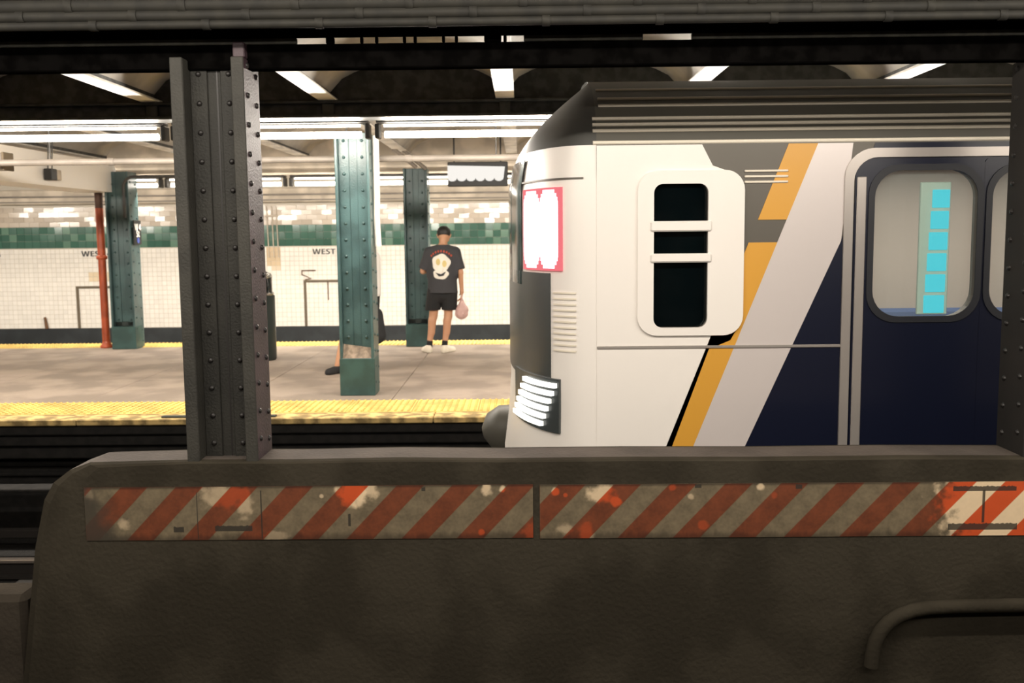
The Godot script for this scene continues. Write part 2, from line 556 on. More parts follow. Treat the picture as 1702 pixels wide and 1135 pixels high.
	for x in [-5.02, -4.92, -4.83]:
		tube(st, [Vector3(x, 2.20, WALL_Z + 0.03), Vector3(x + 0.02, 1.20, WALL_Z + 0.03)], 0.011, 6)
	tube(st, [Vector3(-5.05, 2.02, WALL_Z + 0.04), Vector3(-4.80, 2.02, WALL_Z + 0.04)], 0.02, 6)
	part("downpipe", st, M.cream_soffit, wall)

func text_mesh(s: String, height: float, depth: float, bold := true) -> TextMesh:
	var f := SystemFont.new()
	f.font_names = PackedStringArray(["Droid Sans"])
	f.font_weight = 700 if bold else 400
	var t := TextMesh.new()
	t.font = f; t.text = s; t.font_size = 64
	t.pixel_size = height / 64.0; t.depth = depth
	t.curve_step = 2.0
	return t

# ------------------------------------------------------------------ ceiling: beams along z and arches between them
func ceiling() -> void:
	var st := mb()
	box(st, Vector3(-14, 3.2, WALL_Z), Vector3(14, 3.4, -4.9))
	var top := struct("ceiling", st, M.beam_web)
	var zn := -4.9
	var zf := WALL_Z
	st = mb()
	box(st, Vector3(-0.08, 2.77, zf), Vector3(0.08, 2.79, zn), 0.004)
	var flange := mesh_of(st)
	st = mb()
	box(st, Vector3(-0.012, 2.79, zf), Vector3(0.012, 3.2, zn))
	var web := mesh_of(st)
	st = mb()
	var half := BEAMS / 2 - 0.012
	st.set_smooth_group(1)
	for k in 14:
		var p := []
		for j in [k, k + 1]:
			var t: float = -1.0 + 2.0 * j / 14.0
			p.append(Vector2(t * half, 2.80 + 0.30 * sqrt(maxf(0.0, 1.0 - t * t * 0.98))))
		quad(st, Vector3(p[0].x, p[0].y, zn), Vector3(p[0].x, p[0].y, zf), Vector3(p[1].x, p[1].y, zf), Vector3(p[1].x, p[1].y, zn))
	st.set_smooth_group(-1)
	box(st, Vector3(-half, 3.17, zf), Vector3(half, 3.2, zn))
	var arch := mesh_of(st)
	for k in range(-8, 8):
		var x := -0.13 + BEAMS * k
		var b := part("ceiling_beam", web, M.beam_web, top, "", Vector3(x, 0, 0))
		part("flange", flange, M.beam_flange, b)
		part("ceiling_arch", arch, M.vault, top, "", Vector3(x + BEAMS / 2, 0, 0))

func girders() -> void:
	# the dark girder over the near platform edge
	var st := mb()
	box(st, Vector3(-14, 2.64, -8.72), Vector3(14, 3.2, -8.68))
	box(st, Vector3(-14, 2.62, -8.85), Vector3(14, 2.645, -8.58), 0.006)
	box(st, Vector3(-14, 2.745, -8.68), Vector3(14, 2.77, -8.61), 0.006)
	var o := thing("edge_girder", "long dark girder just above the near row of fluorescent tubes", "girder")
	part("girder_plate", st, M.girder, o)
	st = mb()
	for k in range(-8, 8):
		box(st, Vector3(-0.13 + BEAMS * k - 0.05, 2.645, -8.68), Vector3(-0.13 + BEAMS * k + 0.05, 2.745, -8.62), 0.006)
	part("bracket", st, M.girder, o).set_meta("kind", "stuff")
	# the girder over the far edge
	st = mb()
	box(st, Vector3(-14, 2.56, -15.0), Vector3(14, 3.2, -14.95))
	box(st, Vector3(-14, 2.54, -15.1), Vector3(14, 2.565, -14.85), 0.006)
	solo("edge_girder", st, M.cream_soffit, "cream painted girder above the far row of fluorescent tubes", "girder")
	# the black girder in front, on the big columns
	o = thing("black_girder", "black riveted girder across the whole picture, carried by the foreground columns", "girder")
	st = mb()
	box(st, Vector3(-14, 2.385, -4.78), Vector3(14, 2.497, -4.70), 0.006)
	part("lower_beam", st, M.black_steel, o)
	st = mb()
	box(st, Vector3(-14, 2.525, -4.715), Vector3(14, 2.99, -4.69), 0.004)
	part("upper_beam", st, M.black_steel, o)
	var px := [[-14.0, -1.04], [-0.905, -0.865], [-0.745, -0.73], [-0.675, -0.66], [-0.545, -0.53], [-0.495, -0.48], [-0.362, -0.348], [-0.302, -0.288], [-0.165, -0.085], [-0.075, -0.06], [0.02, 0.575], [0.80, 14.0]]
	for k in px:
		st = mb()
		box(st, Vector3(k[0], 2.497, -4.715), Vector3(k[1], 2.525, -4.698), 0.003)
		part("spacer", st, M.olive_steel if k[1] - k[0] > 0.5 else M.black_steel, o)
	# rows of cable ducts hung from the ceiling nearer by
	o = thing("cable_duct_rack", "olive grey cable ducts stacked along the top of the picture", "cable duct")
	var rows := [[2.775, 0.062], [2.685, 0.050], [2.622, 0.035], [2.578, 0.026], [2.538, 0.020]]
	for k in rows.size():
		st = mb()
		tube(st, [Vector3(-9, rows[k][0], -4.45), Vector3(9, rows[k][0], -4.45)], rows[k][1], 10)
		var d := part("duct", st, M.duct, o)
		st = mb()
		var x := -4.6 + 0.23 * (k % 2) + 0.05 * k
		while x < 4.6:
			tube(st, [Vector3(x, rows[k][0], -4.45), Vector3(x + 0.035, rows[k][0], -4.45)], rows[k][1] + 0.005, 10)
			x += 0.5
		part("couplings", st, M.duct, d).set_meta("kind", "stuff")
	st = mb()
	box(st, Vector3(-9, 2.53, -4.55), Vector3(9, 2.98, -4.52))
	part("back_plate", st, M.black_steel, o)

# ------------------------------------------------------------------ island platform
func platform() -> void:
	var st := mb()
	box(st, Vector3(-14, -0.30, FAR_EDGE), Vector3(14, -0.055, -9.1))
	var p := struct("floor_002", st, M.joint)
	# concrete slabs
	var x := -12.0
	var meshes := []
	var zs := [[-9.505, -11.6], [-11.606, -13.0], [-13.006, -14.38]]
	for z in zs:
		st = mb()
		box(st, Vector3(0.003, -0.05, z[1]), Vector3(BEAMS - 0.003, 0, z[0]), 0.003)
		meshes.append(mesh_of(st))
	var tones := [M.slab]
	for k in 3:
		var m: StandardMaterial3D = M.slab.duplicate()
		m.albedo_color = lin([0.33, 0.385, 0.35][k], [0.27, 0.315, 0.288][k], [0.222, 0.256, 0.236][k])
		tones.append(m)
	for k in 13:
		for j in 3:
			part("slab", meshes[j], tones[rng.randi_range(0, 3)], p, "", Vector3(-12.0 + k * BEAMS, 0, 0))
	# warning strips with domes
	var bump := SphereMesh.new()
	bump.radius = 0.016; bump.height = 0.014; bump.is_hemisphere = true; bump.radial_segments = 6; bump.rings = 2
	var ym: StandardMaterial3D = M.yellow
	bump.material = ym
	for strip in [[-9.50, -8.86, "tactile_tile"], [-14.95, -14.39, "edge_tile"]]:
		var w: float = strip[1] - strip[0]
		st = mb()
		box(st, Vector3(0.002, -0.04, strip[0] + 0.002), Vector3(0.608, 0.002, strip[1] - 0.002), 0.003)
		var tm := mesh_of(st)
		for k in 24:
			var o := part(strip[2], tm, M.yellow, p, "", Vector3(-12.0 + k * 0.61, 0, 0))
			var mm := MultiMesh.new()
			mm.transform_format = MultiMesh.TRANSFORM_3D
			mm.mesh = bump
			mm.instance_count = 90
			for n in 90:
				mm.set_instance_transform(n, Transform3D(Basis.IDENTITY, Vector3(0.03 + 0.061 * (n % 10), 0.002, strip[0] + w * (0.055 + 0.111 * int(n / 10.0)))))
			var inst := MultiMeshInstance3D.new()
			inst.multimesh = mm; inst.name = "domes"; inst.set_meta("kind", "stuff")
			o.add_child(inst)
	for k in 9:
		st = mb()
		box(st, Vector3(0.003, -0.06, -8.88), Vector3(1.597, -0.004, NEAR_EDGE), 0.008)
		part("edge_board", st, M.yellow_worn, p, "", Vector3(-12.0 + k * 1.6, 0, 0))
	# what shows under the edge
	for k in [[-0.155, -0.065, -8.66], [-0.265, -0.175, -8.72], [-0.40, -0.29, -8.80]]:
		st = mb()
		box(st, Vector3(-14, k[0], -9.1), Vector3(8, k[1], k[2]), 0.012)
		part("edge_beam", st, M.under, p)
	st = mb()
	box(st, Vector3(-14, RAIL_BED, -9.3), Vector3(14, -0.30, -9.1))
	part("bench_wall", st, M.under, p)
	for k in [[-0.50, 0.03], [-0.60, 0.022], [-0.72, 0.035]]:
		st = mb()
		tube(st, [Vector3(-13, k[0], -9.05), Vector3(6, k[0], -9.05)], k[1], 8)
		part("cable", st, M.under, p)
	st = mb()
	box(st, Vector3(-3.25, -0.02, -8.72), Vector3(-2.22, 0.012, -8.66), 0.004)
	part("gap_bar", st, M.can, p, "thin dark green bar on the worn yellow edge")

# ------------------------------------------------------------------ track
func track() -> void:
	for z in [-6.20, -7.72]:
		var o := thing("rail", "shiny running rail glimpsed left of the crash wall" if z < -7 else "running rail nearer the crash wall, under the train", "rail")
		var st := mb()
		box(st, Vector3(-14, RAIL_BED + 0.02, z - 0.07), Vector3(14, RAIL_BED + 0.04, z + 0.07))
		box(st, Vector3(-14, RAIL_BED + 0.04, z - 0.01), Vector3(14, RAIL_BED + 0.135, z + 0.01))
		part("rail_web", st, M.rail_side, o)
		st = mb()
		box(st, Vector3(-14, RAIL_BED + 0.135, z - 0.036), Vector3(14, RAIL_BED + 0.17, z + 0.036), 0.008)
		part("rail_head", st, M.rail_steel, o)
	var tie := mb()
	box(tie, Vector3(-0.11, RAIL_BED - 0.05, -8.18), Vector3(0.11, RAIL_BED + 0.02, -5.7), 0.012)
	var tm := mesh_of(tie)
	for k in 4:
		solo("railway_tie", tm, M.tie, "dark wooden tie across the track left of the crash wall", "railway tie", Vector3(-5.2 + k * 0.61, 0, 0), "ties under the far track")
	var o := thing("third_rail", "dark third rail with its cover board below the platform edge", "rail")
	var st := mb()
	box(st, Vector3(-14, -0.98, -8.32), Vector3(14, -0.90, -8.25), 0.01)
	part("contact_rail", st, M.rail_side, o)
	st = mb()
	box(st, Vector3(-14, -0.56, -8.40), Vector3(14, -0.53, -8.21), 0.008)
	part("cover_board", st, M.under, o)
	for k in 8:
		st = mb()
		box(st, Vector3(-11.5 + k * 1.5, RAIL_BED, -8.36), Vector3(-11.42 + k * 1.5, -0.545, -8.22), 0.008)
		part("bracket", st, M.rail_side, o)

# ------------------------------------------------------------------ riveted columns
func rivet_mesh(r: float) -> Mesh:           # a round head looking along +z
	var st := mb()
	st.set_smooth_group(1)
	var n := 8
	for k in n:
		var a := TAU * k / n
		var b := TAU * (k + 1) / n
		var p := [Vector3(r * cos(a), r * sin(a), 0), Vector3(r * cos(b), r * sin(b), 0), Vector3(r * 0.75 * cos(b), r * 0.75 * sin(b), r * 0.55), Vector3(r * 0.75 * cos(a), r * 0.75 * sin(a), r * 0.55)]
		quad(st, p[0], p[1], p[2], p[3])
		tri(st, p[3], p[2], Vector3(0, 0, r * 0.75))
	return mesh_of(st)

func h_column(o: Node3D, y0: float, y1: float, w: float, d: float, edge: float, recess: float, look: Dictionary, pitch: float, rr: float) -> void:
	# flanges to left and right, a web across between them, riveted angles in the corners
	var st := mb()
	var rm := rivet_mesh(rr)
	for s in [-1.0, 1.0]:
		st = mb()
		box(st, Vector3(minf(s * w / 2, s * (w / 2 - edge)), y0, -d / 2), Vector3(maxf(s * w / 2, s * (w / 2 - edge)), y1, d / 2), 0.006)
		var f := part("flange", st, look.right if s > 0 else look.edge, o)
		for j in [-0.28, 0.28]:
			var y := y0 + 0.10 + (0.03 if j > 0 else 0.0)
			while y < y1 - 0.03:
				var v := part("rivet", rm, look.rivet, f, "", Vector3(s * w / 2, y, j * d))
				v.rotation.y = s * PI / 2
				y += pitch
		if look.has("strip"):       # the flange's front edge, painted like the rest of the column
			st = mb()
			box(st, Vector3(minf(s * (w / 2 + 0.001), s * (w / 2 - edge)), y0, d / 2 - 0.006), Vector3(maxf(s * (w / 2 + 0.001), s * (w / 2 - edge)), y1, d / 2 + 0.004), 0.004)
			part("flange_edge", st, look.strip, o)
	var zf := d / 2 - recess
	var a := (w - 2 * edge) * 0.36
	st = mb()
	box(st, Vector3(-w / 2 + edge, y0, -0.02), Vector3(w / 2 - edge, y1, zf - 0.012))
	part("web", st, look.web, o)
	for s in [-1.0, 1.0]:
		st = mb()
		var xo: float = s * (w / 2 - edge)
		box(st, Vector3(minf(xo, xo - s * a), y0, zf - 0.012), Vector3(maxf(xo, xo - s * a), y1, zf), 0.003)
		var g := part("angle", st, look.web, o)
		var y := y0 + 0.10
		while y < y1 - 0.03:
			part("rivet", rm, look.rivet, g, "", Vector3(xo - s * a * 0.5, y, zf))
			y += pitch

func columns() -> void:
	# the two big columns that stand in the crash wall
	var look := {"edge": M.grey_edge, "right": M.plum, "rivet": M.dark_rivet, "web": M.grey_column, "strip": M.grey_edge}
	var say := ["big dark riveted column standing in the crash wall left of the train", "dark column cut by the right edge of the picture"]
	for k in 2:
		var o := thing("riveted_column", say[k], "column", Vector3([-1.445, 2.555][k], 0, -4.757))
		if k == 1: look = {"edge": M.shaded_column, "right": M.shaded_column, "rivet": M.dark_rivet, "web": M.shaded_column, "strip": M.shaded_column}
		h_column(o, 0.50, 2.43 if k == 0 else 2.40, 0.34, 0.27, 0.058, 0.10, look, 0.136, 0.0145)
		var st := mb()
		box(st, Vector3(0.009, 0.50, 0.022), Vector3(0.016, 2.42, 0.024))
		part("web_seam", st, M.dark_rivet, o)
		if k == 0:
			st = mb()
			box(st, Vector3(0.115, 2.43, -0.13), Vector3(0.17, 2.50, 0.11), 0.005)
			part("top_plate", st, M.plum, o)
	# teal columns on the platform
	var teal := {"edge": M.teal, "right": M.teal, "rivet": M.teal_rivet, "web": M.teal}
	var lab := ["teal riveted column with a dust topped boot on the platform, middle of the picture", "teal column beside the red pole, carrying a small black sign", "teal riveted column right behind the standing man"]
	var spot := [Vector3(-1.665, 0, -9.96), Vector3(-5.80, 0, -14.33), Vector3(-1.51, 0, -14.33)]
	for k in 3:
		var o := thing("teal_column", lab[k], "column", spot[k])
		h_column(o, 0.0, 2.62 if k == 0 else 2.56, 0.345, 0.34, 0.03, 0.07, teal, 0.163, 0.017)
		var top: float = [0.38, 0.33, 0.33][k]
		var st := mb()
		box(st, Vector3(-0.178, 0, -0.10), Vector3(0.178, top, 0.172), 0.006)
		part("boot", st, M.teal_boot, o)
		st = mb()
		if k == 0:
			quad(st, Vector3(-0.142, top + 0.002, 0.168), Vector3(0.142, top + 0.002, 0.168), Vector3(0.142, top + 0.10, 0.10), Vector3(-0.142, top + 0.14, 0.10))
			tri(st, Vector3(-0.142, top, 0.168), Vector3(-0.142, top + 0.14, 0.10), Vector3(-0.142, top, 0.10))
			tri(st, Vector3(0.142, top, 0.168), Vector3(0.142, top, 0.10), Vector3(0.142, top + 0.10, 0.10))
			part("dust_heap", st, M.dust, o, "tan dust heaped on the boot")
		else:
			box(st, Vector3(-0.142, top, 0.05), Vector3(0.142, top + 0.07, 0.10), 0.004)
			part("dark_band", st, M.can, o)
	# drain pipe on the front column's far side
	var st := mb()
	tube(st, [Vector3(-1.455, 2.60, -9.99), Vector3(-1.455, 2.02, -9.99), Vector3(-1.462, 1.80, -9.99), Vector3(-1.452, 1.50, -9.99)], 0.034, 10)
	solo("drain_pipe", st, M.white_paint, "white pipe running down the right side of the dust topped teal column", "pipe")
	# the little sign on the left column
	var sg := thing("column_sign", "small black station sign with white lettering on the side of a teal column", "sign", Vector3(-5.60, 1.69, -14.33))
	st = mb()
	box(st, Vector3(0, -0.175, -0.13), Vector3(0.015, 0.175, 0.13), 0.003)
	part("sign_plate", st, M.black, sg)
	for t in [["W 4", 0.075], ["St", -0.02]]:
		var tm := part("lettering", text_mesh(t[0], 0.13, 0.004), M.text_white, sg, "", Vector3(0.018, t[1], 0))
		tm.rotation.y = PI / 2
	st = mb()
	tube(st, [Vector3(0.015, -0.115, 0.0), Vector3(0.02, -0.115, 0.0)], 0.042, 14)
	part("route_disc", st, M.blue, sg)

# ------------------------------------------------------------------ the concrete crash wall in front
func stripe_texture(x0: float, x1: float, phase: float, seed_: int, clean: Array, marks: Array) -> StandardMaterial3D:
	var h := 128
	var w := int((x1 - x0) / 0.265 * h)
	var im := Image.create(w, h, true, Image.FORMAT_RGB8)
	var n := FastNoiseLite.new()
	n.seed = seed_; n.frequency = 0.02; n.fractal_octaves = 4
	var n2 := FastNoiseLite.new()
	n2.seed = seed_ + 7; n2.frequency = 0.09
	for py in h:
		for pxx in w:
			var x := x0 + (x1 - x0) * (pxx + 0.5) / w
			var dy := 0.265 * (py + 0.5) / h
			var f := fposmod((x - phase + 0.94 * dy) / 0.266, 1.0)
			var orange := smoothstep(0.0, 0.015, f) * (1.0 - smoothstep(0.49, 0.505, f))
			var cl := 0.0
			for c in clean:       # places where the grime has been rubbed off: x, y from the top, radius, strength
				var q := Vector2((x - c[0]) / c[2], (dy - c[1]) / (c[2] * (c[4] if c.size() > 4 else 1.0)))
				var d = q.length() + (c[5] if c.size() > 5 else 0.45) * n.get_noise_2d(pxx * 1.5, py * 1.5)
				cl = maxf(cl, c[3] * (1.0 - smoothstep(0.90 if c.size() > 5 else 0.45, 1.05, d)))
			var g := 1.0 + 0.30 * n.get_noise_2d(pxx, py) + 0.18 * n2.get_noise_2d(pxx, py)
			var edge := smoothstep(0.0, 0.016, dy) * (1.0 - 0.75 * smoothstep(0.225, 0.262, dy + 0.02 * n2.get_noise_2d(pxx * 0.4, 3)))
			var dirty := Color(0.158, 0.124, 0.076).lerp(Color(0.150, 0.040, 0.015), orange)
			var bright := Color(0.74, 0.57, 0.37).lerp(Color(0.54, 0.075, 0.016), orange)
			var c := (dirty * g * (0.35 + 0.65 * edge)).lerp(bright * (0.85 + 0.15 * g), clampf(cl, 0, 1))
			if seed_ == 21:       # the sheet is worn through at its left end
				var wear := 1.0 - smoothstep(-2.10, -1.93, x + 0.5 * (0.12 - dy) + 0.05 * n.get_noise_2d(pxx, py))
				c = c.lerp(Color(0.040, 0.034, 0.025), 0.85 * wear)
			for m in marks:       # dark scrapes: x0, x1, y0, y1
				if x > m[0] and x < m[1] and dy > m[2] + 0.006 * n2.get_noise_2d(pxx, 0) and dy < m[3]:
					c = c.lerp(Color(0.028, 0.024, 0.018), 0.9)
			im.set_pixel(pxx, py, c.linear_to_srgb())
	im.generate_mipmaps()
	var m := StandardMaterial3D.new()
	m.albedo_texture = ImageTexture.create_from_image(im)
	m.roughness = 0.55
	return m

func stripe_panel(parent: Node, x0: float, x1: float, y0: float, y1: float, z: float, m: Material) -> MeshInstance3D:
	var st := mb()
	var v := [Vector3(x0, y0, z + 0.004), Vector3(x1, y0, z + 0.004), Vector3(x1, y1, z + 0.004), Vector3(x0, y1, z + 0.004)]
	var uv := [Vector2(0, 1), Vector2(1, 1), Vector2(1, 0), Vector2(0, 0)]
	for k in [0, 2, 1, 0, 3, 2]:
		st.set_uv(uv[k]); st.add_vertex(v[k])
	var b := [Vector3(x0, y0, z), Vector3(x1, y0, z), Vector3(x1, y1, z), Vector3(x0, y1, z)]
	for k in 4:
		var n := (k + 1) % 4
		for t in [b[k], v[n], b[n], b[k], v[k], v[n]]:
			st.set_uv(Vector2(0.5, 0.99)); st.add_vertex(t)
	return part("hazard_panel", st, m, parent)

func crash_wall() -> void:
	var o := thing("crash_wall", "grimy concrete crash wall with orange and white striped panels", "crash wall", Vector3(0, 0, -4.6))
	# outline of the front, and of the section behind the chamfers, left end to right
	var back := [[-2.60, -1.14], [-2.50, -0.60], [-2.395, 0.10], [-2.335, 0.34], [-2.285, 0.425], [-2.20, 0.488], [-2.10, 0.525], [-1.6, 0.535], [-1.1, 0.532], [-0.6, 0.538], [-0.1, 0.530], [0.5, 0.532], [1.1, 0.527], [1.8, 0.530], [2.6, 0.522], [4.4, 0.52], [4.4, -1.14]]
	var front := [[-2.44, -1.14], [-2.34, -0.60], [-2.235, 0.10], [-2.175, 0.30], [-2.14, 0.40], [-2.10, 0.455], [-2.04, 0.492], [-1.6, 0.506], [-1.1, 0.507], [-0.6, 0.506], [-0.1, 0.507], [0.5, 0.504], [1.1, 0.502], [1.8, 0.500], [2.6, 0.497], [4.4, 0.49], [4.4, -1.14]]
	for k in range(5, front.size() - 1): front[k][1] = back[k][1] - (0.030 if k == 5 else (0.016 if k == 6 else 0.010))
	var mid := []
	for k in back.size(): mid.append([lerpf(front[k][0], back[k][0], 0.72), lerpf(front[k][1], back[k][1], 0.7)])
	var layers := [[front, 0.0], [mid, -0.012], [back, -0.05], [back, -0.27], [mid, -0.30]]
	var st := mb()
	var n := back.size()
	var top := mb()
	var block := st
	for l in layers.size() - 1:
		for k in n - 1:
			st = top if l == 2 and k >= 5 and k < n - 2 else block      # the top, painted paler for the light on it, is its own part
			var a = layers[l][0]
			var b = layers[l + 1][0]
			var za: float = layers[l][1]
			var zb: float = layers[l + 1][1]
			quad(st, Vector3(a[k][0], a[k][1], za), Vector3(a[k + 1][0], a[k + 1][1], za), Vector3(b[k + 1][0], b[k + 1][1], zb), Vector3(b[k][0], b[k][1], zb))
	st = block
	for s in [[front, 0.0, 1], [mid, -0.30, -1]]:
		for k in range(1, n - 2):
			var c := Vector3(0.5, -1.14, s[1])
			var p := Vector3(s[0][k][0], s[0][k][1], s[1])
			var q := Vector3(s[0][k + 1][0], s[0][k + 1][1], s[1])
			if s[2] > 0: tri(st, c, q, p)
			else: tri(st, c, p, q)
		var p0 := Vector3(s[0][0][0], s[0][0][1], s[1])
		var p1 := Vector3(s[0][1][0], s[0][1][1], s[1])
		var c0 := Vector3(0.5, -1.14, s[1])
		if s[2] > 0: tri(st, c0, p1, p0)
		else: tri(st, c0, p0, p1)
		var pe := Vector3(s[0][n - 2][0], s[0][n - 2][1], s[1])
		var pl := Vector3(s[0][n - 1][0], s[0][n - 1][1], s[1])
		if s[2] > 0: tri(st, c0, pl, pe)
		else: tri(st, c0, pe, pl)
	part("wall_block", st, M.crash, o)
	part("wall_top", top, M.crash_top_lit, o, "top of the crash wall, painted paler for the light on it")
	var clean_a := [[-0.815, 0.03, 0.10, 1.0, 0.9], [-0.74, 0.02, 0.05, 0.75], [-0.18, 0.02, 0.035, 0.8], [-0.10, 0.025, 0.02, 0.9], [-1.34, 0.08, 0.045, 0.5, 2.0], [-1.44, 0.05, 0.14, 0.45, 0.5], [-1.93, 0.18, 0.035, 0.5], [-2.09, 0.03, 0.03, 0.35], [-0.205, 0.235, 0.02, 0.7], [0.035, 0.24, 0.05, 0.35], [-1.2, 0.25, 0.08, 0.3, 0.4], [-0.97, 0.048, 0.012, 0.6]]
	var marks_a := [[-1.49, -1.31, 0.195, 0.222], [-1.575, -1.57, 0.03, 0.26], [-1.265, -1.26, 0.02, 0.26], [-0.845, -0.833, 0.14, 0.20], [-1.69, -1.64, 0.20, 0.225], [-0.49, -0.47, 0.01, 0.03]]
	var clean_b := [[0.155, 0.035, 0.022, 0.9], [0.20, 0.05, 0.012, 0.7], [0.37, 0.045, 0.075, 0.85, 0.8], [0.44, 0.085, 0.035, 0.9], [0.20, 0.22, 0.04, 0.4], [0.30, 0.23, 0.05, 0.45], [0.71, 0.02, 0.02, 0.5], [0.80, 0.06, 0.018, 0.5], [1.13, 0.02, 0.022, 0.8], [2.78, 0.09, 0.80, 1.0, 0.55, 0.12], [1.20, 0.06, 0.02, 0.3], [0.86, 0.2, 0.03, 0.4]]
	var marks_b := [[2.05, 2.35, 0.022, 0.045], [2.03, 2.36, 0.205, 0.235], [2.19, 2.202, 0.04, 0.20], [1.30, 1.33, 0.008, 0.03], [0.82, 0.85, 0.005, 0.02]]
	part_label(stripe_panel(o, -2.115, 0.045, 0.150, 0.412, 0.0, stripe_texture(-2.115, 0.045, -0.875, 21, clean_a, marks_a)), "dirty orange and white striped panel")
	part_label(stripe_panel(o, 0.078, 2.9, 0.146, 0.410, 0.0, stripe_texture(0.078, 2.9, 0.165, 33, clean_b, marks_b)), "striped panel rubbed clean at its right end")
	# the bent conduit low on the wall
	var pts := []
	for k in [[1.672, -0.49], [1.676, -0.43], [1.690, -0.36], [1.715, -0.31], [1.75, -0.268], [1.80, -0.235], [1.86, -0.212], [1.94, -0.198], [2.05, -0.192], [2.4, -0.188], [3.4, -0.18]]:
		pts.append(Vector3(k[0], k[1], 0.038))
	st = mb()
	tube(st, pts, 0.034, 12)
	solo("bent_conduit", st, M.crash, "grimy bent conduit pipe fixed low on the crash wall", "conduit", Vector3(0, 0, -4.6))
	# the lower wall that goes on to the left
	st = mb()
	box(st, Vector3(-9.0, -1.14, -4.88), Vector3(-2.47, -0.150, -4.66), 0.03)
	solo("low_wall", st, M.crash_end, "low concrete wall that runs on left of the tall crash wall", "wall")

func part_label(o: Node, s: String) -> void:
	o.set_meta("label", s)

# ------------------------------------------------------------------ the train
func nose(th: float, y: float, off := 0.0) -> Vector3:     # the front's surface: th 0 at the near side, PI/2 at the middle, PI at the far side
	var s := pow(sin(th), 2.0 / 2.4)
	var c := signf(cos(th)) * pow(absf(cos(th)), 2.0 / 2.4)
	var w := 1.5
	var back := 0.0
	if y > 1.9:
		var t := (y - 1.9) / 0.70
		w = 1.5 * sqrt(maxf(0.0, 1.0 - pow(t, 3.2)))
		back = 0.62 * t * t
	if y < 0.5: back = -0.05 * smoothstep(0.5, 0.2, y)
	var p := Vector3(0.42 - 0.50 * s + back * s, y, TRAIN_Z - 1.5 + w * c)
	if off != 0.0:
		var e := 0.01
		var tx := nose(minf(th + e, PI), y) - nose(maxf(th - e, 0.0), y)
		var ty := nose(th, y + e) - nose(th, y - e)
		p += tx.cross(ty).normalized() * -off
	return p

func nose_patch(st: SurfaceTool, a0: float, a1: float, y0: float, y1: float, off: float, nu := 12, nv := 6) -> void:
	st.set_smooth_group(1)
	for i in nu:
		for j in nv:
			var u0 := lerpf(a0, a1, float(i) / nu)
			var u1 := lerpf(a0, a1, float(i + 1) / nu)
			var v0 := lerpf(y0, y1, float(j) / nv)
			var v1 := lerpf(y0, y1, float(j + 1) / nv)
			quad(st, nose(u1, v0, off), nose(u0, v0, off), nose(u0, v1, off), nose(u1, v1, off))
	st.set_smooth_group(-1)
	if off > 0.0:           # edges of a plate that stands proud
		for i in nu:
			var u0 := lerpf(a0, a1, float(i) / nu)
			var u1 := lerpf(a0, a1, float(i + 1) / nu)
			quad(st, nose(u0, y1, 0.0), nose(u1, y1, 0.0), nose(u1, y1, off), nose(u0, y1, off))
			quad(st, nose(u1, y0, 0.0), nose(u0, y0, 0.0), nose(u0, y0, off), nose(u1, y0, off))
		for j in nv:
			var v0 := lerpf(y0, y1, float(j) / nv)
			var v1 := lerpf(y0, y1, float(j + 1) / nv)
			quad(st, nose(a0, v0, 0.0), nose(a0, v1, 0.0), nose(a0, v1, off), nose(a0, v0, off))
			quad(st, nose(a1, v1, 0.0), nose(a1, v0, 0.0), nose(a1, v0, off), nose(a1, v1, off))

